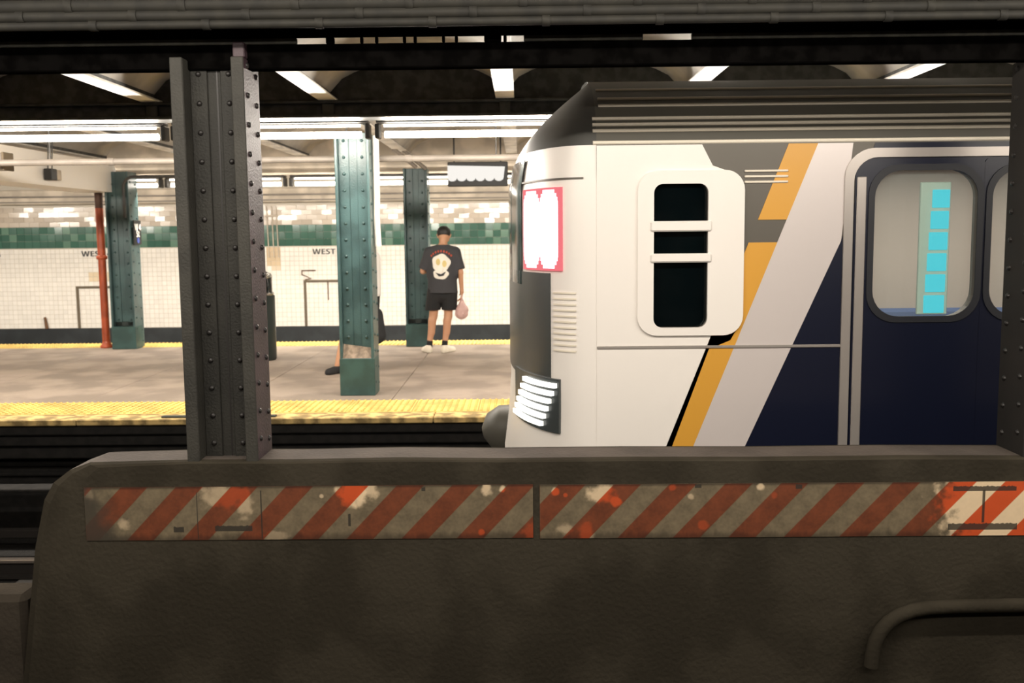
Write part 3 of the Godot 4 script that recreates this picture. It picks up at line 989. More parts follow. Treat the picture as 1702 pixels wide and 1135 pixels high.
func train() -> void:
	var o := thing("subway_train", "subway train with a cab painted white for lamp shine, yellow and silver diagonal stripes and navy doors", "train")
	var X0 := 0.42
	var X1 := 9.0
	var zs := TRAIN_Z
	var st := mb()
	# side shell with its openings
	var cab_hole := rrect(0.735, 1.075, 1.035, 1.872, 0.05)
	var door_hole := rrect(1.946, 1.121, 2.524, 1.938, 0.15)
	var door_hole2 := rrect(2.593, 1.121, 3.17, 1.938, 0.15)
	plate(st, poly([X0, -0.35, X1, -0.35, X1, 2.09, X0, 2.09]), [cab_hole, door_hole, door_hole2], zs - 0.06, zs)
	part("side_shell", st, M.steel, o)
	# far side, ends, underframe
	st = mb()
	box(st, Vector3(X0, -0.35, zs - 3.0), Vector3(X1, 2.09, zs - 2.94))
	box(st, Vector3(X1 - 0.05, -0.35, zs - 2.94), Vector3(X1, 2.5, zs - 0.06))
	part("far_shell", st, M.steel, o)
	st = mb()
	box(st, Vector3(0.6, -0.75, zs - 2.4), Vector3(X1, -0.2, zs - 0.4), 0.02)
	part("underframe", st, M.black, o)
	# roof: the nose's section carried back, and the front cap
	var ys := []
	for k in 13: ys.append(2.09 + 0.505 * pow(k / 12.0, 0.8))
	st = mb()
	st.set_smooth_group(1)
	for k in 12:
		for s in [0.0, PI]:
			var p := nose(s, ys[k])
			var q := nose(s, ys[k + 1])
			p.x = X0; q.x = X0
			var e := Vector3(X1 - X0, 0, 0)
			if s == 0.0: quad(st, p, p + e, q + e, q)
			else: quad(st, p + e, p, q, q + e)
	var l := nose(0.0, ys[12])
	var r := nose(PI, ys[12])
	quad(st, Vector3(X0, l.y, l.z), Vector3(X1, l.y, l.z), Vector3(X1, r.y, r.z), Vector3(X0, r.y, r.z))
	st.set_smooth_group(-1)
	part("roof", st, M.roof_steel, o)
	st = mb()
	nose_patch(st, 0.0, PI, 2.09, 2.58, 0.0, 36, 14)
	part("roof_front", st, M.roof_dark, o)
	for y in [2.10, 2.168, 2.203, 2.238, 2.318, 2.362, 2.43]:
		var p := nose(0.0, y)
		st = mb()
		var rr := 0.012 if y < 2.12 else 0.0105
		tube(st, [Vector3(0.44 if y > 2.3 else 0.40, y, p.z), Vector3(X1, y, p.z)], rr, 8)
		part("roof_rib", st, M.rib, o)
	# front shell: white corner with lamp shine painted in, dark mask, dark end
	st = mb()
	nose_patch(st, 0.0, PI, -0.35, 2.09, 0.0, 40, 10)
	part("front_shell", st, M.lit_white, o)
	st = mb()
	nose_patch(st, 0.92, PI - 0.92, 1.30, 2.05, 0.006, 24, 5)
	part("windshield", st, M.black_shiny, o)
	st = mb()
	nose_patch(st, 0.46, PI - 0.46, 0.735, 1.38, 0.006, 30, 4)
	part("front_mask", st, M.front_mask, o)
	st = mb()
	nose_patch(st, 0.10, PI - 0.10, 1.905, 1.915, 0.003, 30, 1)
	part("panel_seam", st, M.steel, o)
	# the lit route sign
	var sg := mb()
	nose_patch(sg, 0.31, 0.85, 1.395, 1.865, 0.016, 10, 3)
	var sign_ := part("route_sign", sg, M.sign_red, o, "glowing red framed sign at the front corner")
	for k in [[0.345, 0.555], [0.575, 0.81]]:
		st = mb()
		for j in 21:
			var y0 := 1.408 + 0.444 * j / 21.0
			var t := absf((j + 0.5) / 21.0 * 2.0 - 1.0)
			var keep := 1.0 if t < 0.62 else sqrt(1.0 - pow((t - 0.62) / 0.42, 2.0))
			nose_patch(st, lerpf(k[0], k[1], 0.5 - 0.5 * keep), lerpf(k[0], k[1], 0.5 + 0.5 * keep), y0, y0 + 0.444 / 21.0, 0.024, 4, 1)
		part("lit_field", st, M.sign_white, sign_)
	var ol := OmniLight3D.new()
	ol.name = "sign_light"; ol.position = nose(0.6, 1.63, 0.12); ol.light_color = Color(1.0, 0.45, 0.5); ol.light_energy = 0.02
	ol.light_size = 0.03; ol.omni_range = 20.0; ol.omni_attenuation = 2.0; ol.shadow_enabled = true
	sign_.add_child(ol)
	# headlight: six lit bars on a raked black plate
	for k in 6:
		st = mb()
		var y := 0.738 - 0.0475 * k
		var sh := 0.034 * k
		nose_patch(st, 0.36 + sh, 0.80 + sh * 1.3, y - 0.013, y + 0.013, 0.045, 6, 1)
		part("headlight_bar", st, M.led, o)
	st = mb()
	nose_patch(st, 0.34, 1.06, 0.46, 0.775, 0.02, 10, 3)
	part("headlight_plate", st, M.front_mask, o)
	# streaks of LED light above it, added as solid pale slats
	for k in 11:
		st = mb()
		nose_patch(st, 0.17, 0.42, 0.935 + k * 0.033, 0.945 + k * 0.033, 0.006, 5, 1)
		part("louvre_streak_slat", st, M.rib, o)
	# bumper and coupler cover
	st = mb()
	tube(st, [Vector3(0.35, 0.20, zs - 1.5), Vector3(-0.16, 0.20, zs - 1.5), Vector3(-0.24, 0.19, zs - 1.5), Vector3(-0.29, 0.18, zs - 1.5)], [0.20, 0.18, 0.13, 0.04], 16)
	part("coupler_cover", st, M.roof_steel, o)
	# painted areas of the side; the white is lamp shine painted on steel
	var front := zs + 0.004
	st = mb()
	plate(st, poly([X0, -0.35, 0.575, -0.35, 1.05, 0.95, 1.17, 1.0, 1.225, 1.10, 1.225, 1.84, 1.17, 1.93, 1.06, 1.97, 1.0, 2.085, X0, 2.085]), [rrect(0.735, 1.075, 1.035, 1.872, 0.05)], zs, front)
	part("lit_cab_panel", st, M.lit_white, o)
	# the yellow stripe in two lengths, silver stripe beside it, navy beyond
	var ye := func(y: float) -> float: return 1.479 + (y - 2.093) * 0.392
	var ye2 := func(y: float) -> float: return 1.640 + (y - 2.093) * 0.396
	st = mb()
	plate(st, poly([ye.call(1.67), 1.67, ye2.call(1.67), 1.67, ye2.call(2.085), 2.085, ye.call(2.085), 2.085]), [], zs, front)
	part("yellow_stripe", st, M.yellow_stripe, o)
	st = mb()
	plate(st, poly([ye.call(-0.35), -0.35, ye2.call(-0.35), -0.35, ye2.call(1.545), 1.545, ye.call(1.545), 1.545]), [], zs, front)
	part("yellow_stripe", st, M.yellow_stripe, o)
	var se := func(y: float) -> float: return 1.83 + (y - 2.09) * (0.10 if y > 1.55 else 0.445) - (0.0 if y > 1.55 else 0.054 - 0.54 * 0.445)
	st = mb()
	plate(st, poly([ye2.call(-0.35), -0.35, se.call(-0.35), -0.35, se.call(1.549), 1.549, se.call(2.085), 2.085, ye2.call(2.085), 2.085]), [], zs, front)
	part("silver_stripe", st, M.silver_stripe, o)
	st = mb()
	plate(st, poly([se.call(-0.35), -0.35, X1, -0.35, X1, 2.085, 1.95, 2.085, se.call(1.549), 1.549]), [door_hole, door_hole2], zs, front)
	part("navy_panel", st, M.navy, o)
	# belt rail
	st = mb()
	box(st, Vector3(X0, 0.955, zs), Vector3(1.80, 0.972, zs + 0.012), 0.004)
	part("belt_rail", st, M.frame_steel, o)
	for k in 3:
		st = mb()
		box(st, Vector3(1.235, 1.872 + k * 0.03, zs), Vector3(1.475, 1.884 + k * 0.03, zs + 0.012), 0.003)
		part("louvre_streak_slat", st, M.rib, o)
	# cab window: raised frame, two cross bars, dark panes
	var win := Node3D.new()
	win.name = "cab_window"; o.add_child(win)
	st = mb()
	plate(st, rrect(0.645, 1.03, 1.235, 1.945, 0.11), [rrect(0.735, 1.075, 1.035, 1.872, 0.05)], zs, zs + 0.022)
	part("window_frame", st, M.lit_white, win)
	for k in [[1.610, 1.668], [1.438, 1.488]]:
		st = mb()
		box(st, Vector3(0.715, k[0], zs - 0.02), Vector3(1.055, k[1], zs + 0.035), 0.008)
		part("sash_bar", st, M.lit_white, win)
	for k in [[1.08, 1.438], [1.488, 1.61], [1.668, 1.87]]:
		st = mb()
		box(st, Vector3(0.725, k[0], zs - 0.035), Vector3(1.045, k[1], zs - 0.03))
		part("pane", st, M.cab_glass, win)
	st = mb()
	box(st, Vector3(0.5, -0.2, zs - 1.3), Vector3(1.62, 2.05, zs - 1.27))
	box(st, Vector3(1.60, -0.2, zs - 2.9), Vector3(1.63, 2.05, zs - 0.07))
	part("cab_bulkhead", st, M.front_mask, o)
	# doors: leaves, frames, panes
	st = mb()
	plate(st, rrect(1.785, -0.33, 3.335, 2.055, 0.16), [rrect(1.835, -0.30, 3.285, 2.005, 0.13)], zs, zs + 0.018)
	part("door_frame", st, M.frame_steel, o)
	for k in 2:
		var dx := 0.647 * k
		var leaf := Node3D.new()
		leaf.name = "door_leaf"; o.add_child(leaf, true)
		var hole := rrect(1.946 + dx, 1.121, 2.524 + dx, 1.938, 0.15)
		st = mb()
		plate(st, rrect(1.845 + dx + 0.06 * k, -0.3, 2.553 + dx, 1.995, 0.03), [hole], zs, zs + 0.010)
		part("leaf_panel", st, M.navy, leaf)
		st = mb()
		plate(st, rrect(1.918 + dx, 1.093, 2.552 + dx, 1.966, 0.165), [rrect(1.952 + dx, 1.127, 2.518 + dx, 1.932, 0.145)], zs + 0.010, zs + 0.018)
		part("window_gasket", st, M.gasket, leaf)
		st = mb()
		box(st, Vector3(1.93 + dx, 1.105, zs - 0.034), Vector3(2.54 + dx, 1.955, zs - 0.028))
		part("pane", st, M.door_glass, leaf)
	# a bright pillar cover at the door's left edge
	st = mb()
	box(st, Vector3(1.852, -0.3, zs + 0.01), Vector3(1.905, 1.90, zs + 0.02), 0.004)
	part("door_edge", st, M.frame_steel, o)
	# the cyan light strip inside the door pane
	st = mb()
	box(st, Vector3(2.235, 1.13, zs - 0.085), Vector3(2.405, 1.87, zs - 0.065), 0.004)
	var strip := part("light_strip", st, M.cyan_back, o, "strip of six cyan lamps behind the door glass")
	for k in 6:
		st = mb()
		var y := 1.778 - 0.118 * k
		var sx := 0.010 * k * 0.6
		box(st, Vector3(2.300 - sx, y - 0.050, zs - 0.066), Vector3(2.398 - sx * 0.4, y + 0.050, zs - 0.058), 0.004)
		part("cyan_lamp", st, M.cyan, strip)
	# the lit interior behind the panes
	st = mb()
	box(st, Vector3(1.64, -0.05, zs - 2.93), Vector3(X1 - 0.06, 0.0, zs - 0.07))
	part("car_floor", st, M.steel, o)
	st = mb()
	box(st, Vector3(1.64, 0.0, zs - 2.93), Vector3(X1 - 0.06, 2.2, zs - 2.88))
	box(st, Vector3(1.64, 2.2, zs - 2.93), Vector3(X1 - 0.06, 2.23, zs - 0.2))
	part("inner_lining", st, M.interior, o)
	st = mb()
	box(st, Vector3(2.0, 0.35, zs - 2.88), Vector3(8.0, 0.45, zs - 2.45), 0.03)
	box(st, Vector3(2.0, 0.45, zs - 2.88), Vector3(8.0, 0.95, zs - 2.80), 0.03)
	part("bench", st, M.seat, o)
	for x in [2.15, 3.6]:
		st = mb()
		tube(st, [Vector3(x, 0, zs - 1.5), Vector3(x, 2.2, zs - 1.5)], 0.017, 8)
		part("grab_pole", st, M.chrome, o)
	st = mb()
	box(st, Vector3(1.9, 2.17, zs - 1.9), Vector3(8.0, 2.2, zs - 1.75))
	part("car_lamp", st, glow(WARM, 1.5), o)
	area(Vector3(3.4, 2.15, zs - 1.8), Vector3(0, -1, 0.02), Vector2(3.2, 0.15), 3.4, o)

# ------------------------------------------------------------------ things on the platform
func platform_things() -> void:
	# red standpipe
	var o := thing("red_pole", "red painted pole standing at the far platform edge beside a teal column", "pole", Vector3(-6.16, 0, -14.40))
	var st := mb()
	tube(st, [Vector3(0, 0.02, 0), Vector3(0, 2.05, 0)], 0.056, 14)
	part("pipe", st, M.red_pole, o)
	st = mb()
	tube(st, [Vector3(0, 2.05, 0), Vector3(0, 2.268, 0)], 0.058, 14)
	part("brown_top", st, M.brown_pole, o)
	st = mb()
	lathe(st, [Vector2(0.0, 0.0), Vector2(0.088, 0.0), Vector2(0.088, 0.03), Vector2(0.062, 0.06), Vector2(0.056, 0.10)], 14)
	part("base_flange", st, M.red_pole, o)
	st = mb()
	lathe(st, [Vector2(0.056, 1.30), Vector2(0.078, 1.31), Vector2(0.078, 1.35), Vector2(0.056, 1.36)], 14)
	part("collar", st, M.red_pole, o)
	# litter bin
	o = thing("litter_bin", "dark green litter bin with a domed lid, half hidden by the foreground column", "bin", Vector3(-3.50, 0, -12.80))
	st = mb()
	lathe(st, [Vector2(0.0, 0.0), Vector2(0.25, 0.0), Vector2(0.26, 0.02), Vector2(0.262, 0.84), Vector2(0.235, 0.86)], 24)
	part("body", st, M.can, o)
	st = mb()
	lathe(st, [Vector2(0.245, 0.86), Vector2(0.245, 0.885), Vector2(0.232, 0.89), Vector2(0.232, 1.08), Vector2(0.21, 1.13), Vector2(0.12, 1.18), Vector2(0.0, 1.19)], 24)
	part("lid", st, M.black_shiny, o)
	st = mb()
	lathe(st, [Vector2(0.234, 1.075), Vector2(0.24, 1.09), Vector2(0.215, 1.137), Vector2(0.205, 1.137)], 24)
	part("rim", st, M.chrome, o)
	st = mb()
	lathe(st, [Vector2(0.248, 0.855), Vector2(0.255, 0.87), Vector2(0.248, 0.885)], 24)
	part("rim", st, M.chrome, o)
	# white boxed duct towards the left column
	o = thing("boxed_duct", "big white boxed duct under the ceiling, ending at the teal column by the red pole", "duct")
	st = mb()
	var prof := poly([-14.42, 2.27, -10.6, 2.27, -10.6, 2.68, -14.28, 2.68, -14.36, 2.65, -14.41, 2.58])
	plate(st, prof, [], -6.42, -5.89)
	var body := part("duct_body", st, M.white_paint, o)
	body.transform = Transform3D(Basis(Vector3(0, 0, 1), Vector3(0, 1, 0), Vector3(1, 0, 0)), Vector3.ZERO)
	# black box on rods beside it
	o = thing("ceiling_camera", "small black box hung on two rods before the white duct", "camera", Vector3(-5.82, 2.40, -12.2))
	st = mb()
	box(st, Vector3(-0.05, -0.07, -0.12), Vector3(0.05, 0.07, 0.03), 0.008)
	part("box", st, M.black, o)
	st = mb()
	box(st, Vector3(-0.045, -0.065, -0.25), Vector3(0.045, 0.065, -0.12), 0.01)
	part("hood", st, M.cream_soffit, o)
	for s in [-0.025, 0.025]:
		st = mb()
		tube(st, [Vector3(s, 0.07, -0.04), Vector3(s + 0.02, 0.40, -0.04)], 0.007, 6)
		part("rod", st, M.housing, o)
	# beige box at the picture's left edge
	o = thing("hanging_box", "beige box hung under the ceiling at the picture's left edge", "box", Vector3(-5.62, 2.42, -10.44))
	st = mb()
	box(st, Vector3(-0.35, -0.09, -0.1), Vector3(0.20, 0.09, 0.1), 0.012)
	part("box_body", st, M.cream_pipe, o)
	st = mb()
	box(st, Vector3(0.20, -0.095, -0.105), Vector3(0.225, 0.095, 0.105), 0.006)
	part("end_plate", st, M.brown_line, o)
	for s in [-0.25, 0.1]:
		st = mb()
		tube(st, [Vector3(s, 0.09, 0), Vector3(s, 0.40, 0)], 0.008, 6)
		part("rod", st, M.housing, o)
	# conduit over the platform
	o = thing("ceiling_pipe", "long cream pipe running below the near fluorescent tubes", "pipe")
	st = mb()
	tube(st, [Vector3(-13, 2.39, -10.2), Vector3(6, 2.39, -10.2)], 0.034, 10)
	part("pipe", st, M.cream_pipe, o)
	for k in 7:
		st = mb()
		tube(st, [Vector3(-7.9 + k * 1.53, 2.42, -10.2), Vector3(-7.9 + k * 1.53, 2.77, -10.2)], 0.008, 6)
		part("hanger", st, M.housing, o)
		st = mb()
		tube(st, [Vector3(-7.3 + k * 1.53, 2.39, -10.2), Vector3(-7.24 + k * 1.53, 2.39, -10.2)], 0.040, 10)
		part("coupling", st, M.cream_pipe, o)
	# pipes that leave the left column at its top
	o = thing("bent_pipe", "dark bent conduit leaving the top of the teal column by the red pole", "conduit")
	st = mb()
	var arc := []
	for k in 7:
		var a := PI - PI / 2 * k / 6.0
		arc.append(Vector3(-5.52 + 0.16 * cos(a), 2.33 + 0.15 * sin(a), -14.12))
	arc.push_front(Vector3(-5.68, 1.9, -14.12))
	arc.append(Vector3(-3.9, 2.48, -14.12))
	tube(st, arc, 0.022, 8)
	part("pipe", st, M.housing, o)
	# diagonal braces above the man's column
	o = thing("brace_pair", "two cream diagonal braces meeting the ceiling above the standing man's column", "brace")
	for k in [[-1.72, -1.44, -13.45], [-1.62, -1.34, -13.75]]:
		st = mb()
		tube(st, [Vector3(k[0], 2.775, k[2]), Vector3(k[1], 2.54, k[2] - 0.25)], 0.028, 6)
		part("brace", st, M.cream_pipe, o)
	# hanging sign
	o = thing("hanging_sign", "black hanging sign with a glaring white face, beside the train's front", "sign", Vector3(-0.68, 2.47, -13.9))
	st = mb()
	box(st, Vector3(-0.34, -0.19, -0.05), Vector3(0.50, 0.15, 0.05), 0.01)
	part("sign_box", st, M.black, o)
	st = mb()
	var face := PackedVector2Array([Vector2(0.46, 0.08), Vector2(-0.34, 0.10)])
	for k in 6:
		for j in 6:
			var a := PI + PI * j / 5.0
			face.append(Vector2(-0.275 + 0.13 * k + 0.065 * cos(a), -0.075 + 0.045 * sin(a)))
	plate(st, face, [], 0.05, 0.058)
	part("lit_lettering", st, glow(Color(1, 0.98, 0.95), 0.95), o)
	for s in [-0.25, 0.4]:
		st = mb()
		tube(st, [Vector3(s, 0.15, 0), Vector3(s, 0.60, 0)], 0.012, 6)
		part("hanger", st, M.black, o)

# ------------------------------------------------------------------ figures: a smooth skin over a skeleton
class Field:
	var lo: Vector3
	var n: Vector3i
	var h: float
	var d: PackedFloat32Array
	func _init(lo_: Vector3, hi: Vector3, h_: float) -> void:
		lo = lo_; h = h_
		n = Vector3i(((hi - lo) / h).ceil()) + Vector3i.ONE
		d = PackedFloat32Array(); d.resize(n.x * n.y * n.z); d.fill(1.0)
	func range_of(a: Vector3, b: Vector3) -> Array:
		var p := Vector3i(((a - lo) / h).floor()).clamp(Vector3i.ZERO, n - Vector3i.ONE)
		var q := Vector3i(((b - lo) / h).ceil()).clamp(Vector3i.ZERO, n - Vector3i.ONE)
		return [p, q]
	func put(i: int, v: float, k: float) -> void:
		var o := d[i]
		var t := k - absf(o - v)
		d[i] = minf(o, v) - (t * t / (4.0 * k) if t > 0.0 else 0.0)
	func bone(a: Vector3, b: Vector3, ra: float, rb: float, k := 0.02, sq := Vector3.ONE) -> void:   # sq stretches space: 1 / sq is how wide the limb is along an axis
		var r := maxf(ra, rb) / minf(sq.x, minf(sq.y, sq.z)) + k + 2 * h
		var e := range_of(a.min(b) - Vector3.ONE * r, a.max(b) + Vector3.ONE * r)
		var A := a * sq
		var ab := (b - a) * sq
		var l2 := maxf(ab.length_squared(), 1e-9)
		for z in range(e[0].z, e[1].z + 1):
			for y in range(e[0].y, e[1].y + 1):
				for x in range(e[0].x, e[1].x + 1):
					var p := (lo + Vector3(x, y, z) * h) * sq - A
					var t := clampf(p.dot(ab) / l2, 0.0, 1.0)
					put(x + n.x * (y + n.y * z), (p - ab * t).length() - lerpf(ra, rb, t), k)
	func cut(normal: Vector3, at: Vector3) -> void:      # keeps what lies behind the plane
		for z in n.z:
			for y in n.y:
				for x in n.x:
					var v := normal.dot(lo + Vector3(x, y, z) * h - at)
					var i := x + n.x * (y + n.y * z)
					if v > d[i]: d[i] = v
	func at(p: Vector3) -> float:
		var q := (p - lo) / h
		var c := Vector3i(q.floor()).clamp(Vector3i.ZERO, n - Vector3i.ONE * 2)
		var f := q - Vector3(c)
		var out := 0.0
		for k in 8:
			var o := Vector3i(k & 1, (k >> 1) & 1, k >> 2)
			var w := (f.x if o.x else 1.0 - f.x) * (f.y if o.y else 1.0 - f.y) * (f.z if o.z else 1.0 - f.z)
			out += w * d[c.x + o.x + n.x * (c.y + o.y + n.y * (c.z + o.z))]
		return out
	func skin() -> ArrayMesh:
		var verts := PackedVector3Array()
		var norms := PackedVector3Array()
		var idx := PackedInt32Array()
		var own := {}
		var sy := n.x
		var sz := n.x * n.y
		for z in n.z - 1:
			for y in n.y - 1:
				var row := sy * y + sz * z
				for x in n.x - 1:
					var i := x + row
					var neg := 0
					for k in 8:
						if d[i + (k & 1) + sy * ((k >> 1) & 1) + sz * (k >> 2)] < 0.0: neg += 1
					if neg == 0 or neg == 8: continue
					var sum := Vector3.ZERO
					var cnt := 0
					for k in 12:
						var ax := k >> 2
						var u := k & 1
						var w := (k >> 1) & 1
						var p := Vector3.ZERO
						p[(ax + 1) % 3] = u; p[(ax + 2) % 3] = w
						var q := p
						q[ax] = 1.0
						var va := d[i + int(p.x) + sy * int(p.y) + sz * int(p.z)]
						var vb := d[i + int(q.x) + sy * int(q.y) + sz * int(q.z)]
						if (va < 0.0) != (vb < 0.0):
							sum += p.lerp(q, va / (va - vb)); cnt += 1
					own[i] = verts.size()
					verts.append(lo + (Vector3(x, y, z) + sum / cnt) * h)
					var g := Vector3.ZERO
					for k in 8:
						var v := d[i + (k & 1) + sy * ((k >> 1) & 1) + sz * (k >> 2)]
						g += Vector3(1 if k & 1 else -1, 1 if (k >> 1) & 1 else -1, 1 if k >> 2 else -1) * v
					norms.append(g.normalized())
		for i in own:
			for ax in 3:
				var step: int = [1, sy, sz][ax]
				var u: int = [sy, sz, 1][ax]
				var w: int = [sz, 1, sy][ax]
				if i + step >= d.size(): continue
				var a := d[i] < 0.0
				if a == (d[i + step] < 0.0): continue
				if not (own.has(i - u) and own.has(i - w) and own.has(i - u - w)): continue
				var q := [own[i], own[i - u], own[i - u - w], own[i - w]]
				if a: idx.append_array(PackedInt32Array([q[0], q[2], q[1], q[0], q[3], q[2]]))
				else: idx.append_array(PackedInt32Array([q[0], q[1], q[2], q[0], q[2], q[3]]))
		var arr := []
		arr.resize(Mesh.ARRAY_MAX)
		arr[Mesh.ARRAY_VERTEX] = verts; arr[Mesh.ARRAY_NORMAL] = norms; arr[Mesh.ARRAY_INDEX] = idx
		var m := ArrayMesh.new()
		m.add_surface_from_arrays(Mesh.PRIMITIVE_TRIANGLES, arr)
		return m

func hand(f: Field, wrist: Vector3, fwd: Vector3, side: Vector3, curl: float) -> void:   # palm, four fingers and a thumb; side points to the thumb
	var palm := fwd.cross(side).normalized()       # the way the palm's back looks
	f.bone(wrist, wrist + fwd * 0.035, 0.026, 0.030, 0.012)
	for k in 4:
		var s := (1.5 - k) * 0.019
		var base := wrist + fwd * 0.085 + side * s
		f.bone(wrist + fwd * 0.03 + side * s * 0.8, base, 0.016, 0.0125, 0.010)
		var len_: float = [0.043, 0.048, 0.045, 0.034][k]
		var a := base
		var dir := fwd
		for j in 3:
			dir = (dir - palm * curl * 0.55).normalized()
			var b = a + dir * len_ * [0.95, 0.62, 0.50][j]
			f.bone(a, b, 0.0098 - 0.0008 * j, 0.0090 - 0.0008 * j, 0.003)
			a = b
	var t0 := wrist + fwd * 0.028 + side * 0.026
	var t1 := t0 + (fwd * 0.5 + side * 0.62 - palm * 0.35).normalized() * 0.042
	var t2 := t1 + (fwd * 0.85 + side * 0.05 - palm * 0.6).normalized() * 0.034
	f.bone(t0, t1, 0.0145, 0.0110, 0.010)
	f.bone(t1, t2, 0.0105, 0.0085, 0.004)

func head(f: Field, c: Vector3, up: Vector3, fw: Vector3) -> void:   # c: middle of the skull
	var rt := fw.cross(up).normalized()
	f.bone(c + up * 0.018 - fw * 0.022, c + up * 0.012 + fw * 0.02, 0.086, 0.080, 0.03)
	f.bone(c - up * 0.03 + fw * 0.035, c - up * 0.078 + fw * 0.05, 0.060, 0.042, 0.03)
	for s in [-1.0, 1.0]:
		f.bone(c + rt * s * 0.080 - up * 0.025, c + rt * s * 0.088 + up * 0.012 - fw * 0.006, 0.010, 0.014, 0.006)      # ears
		f.bone(c + rt * s * 0.045 - up * 0.03 + fw * 0.068, c + rt * s * 0.05 - up * 0.032 + fw * 0.065, 0.018, 0.018, 0.02)  # cheeks
	f.bone(c + fw * 0.094 - up * 0.005, c + fw * 0.113 - up * 0.040, 0.009, 0.014, 0.012)      # nose
	f.bone(c + fw * 0.092 - up * 0.070 - rt * 0.018, c + fw * 0.092 - up * 0.070 + rt * 0.018, 0.009, 0.009, 0.008)    # lips
	f.bone(c + fw * 0.084 + up * 0.016 - rt * 0.035, c + fw * 0.084 + up * 0.016 + rt * 0.035, 0.011, 0.011, 0.015)    # brow

func shoe(f: Field, heel: Vector3, toe: Vector3) -> void:
	var d := toe - heel
	f.bone(heel + Vector3(0, 0.045, 0), heel + d * 0.35 + Vector3(0, 0.052, 0), 0.044, 0.046, 0.02)
	f.bone(heel + d * 0.35 + Vector3(0, 0.045, 0), heel + d * 0.85 + Vector3(0, 0.032, 0), 0.046, 0.040, 0.02)
	f.bone(heel + Vector3(0, 0.02, 0), heel + d * 0.85 + Vector3(0, 0.02, 0), 0.040, 0.043, 0.02)
	f.bone(heel + Vector3(0, 0.06, 0), heel + Vector3(0, 0.095, 0) + d * 0.06, 0.040, 0.040, 0.02)

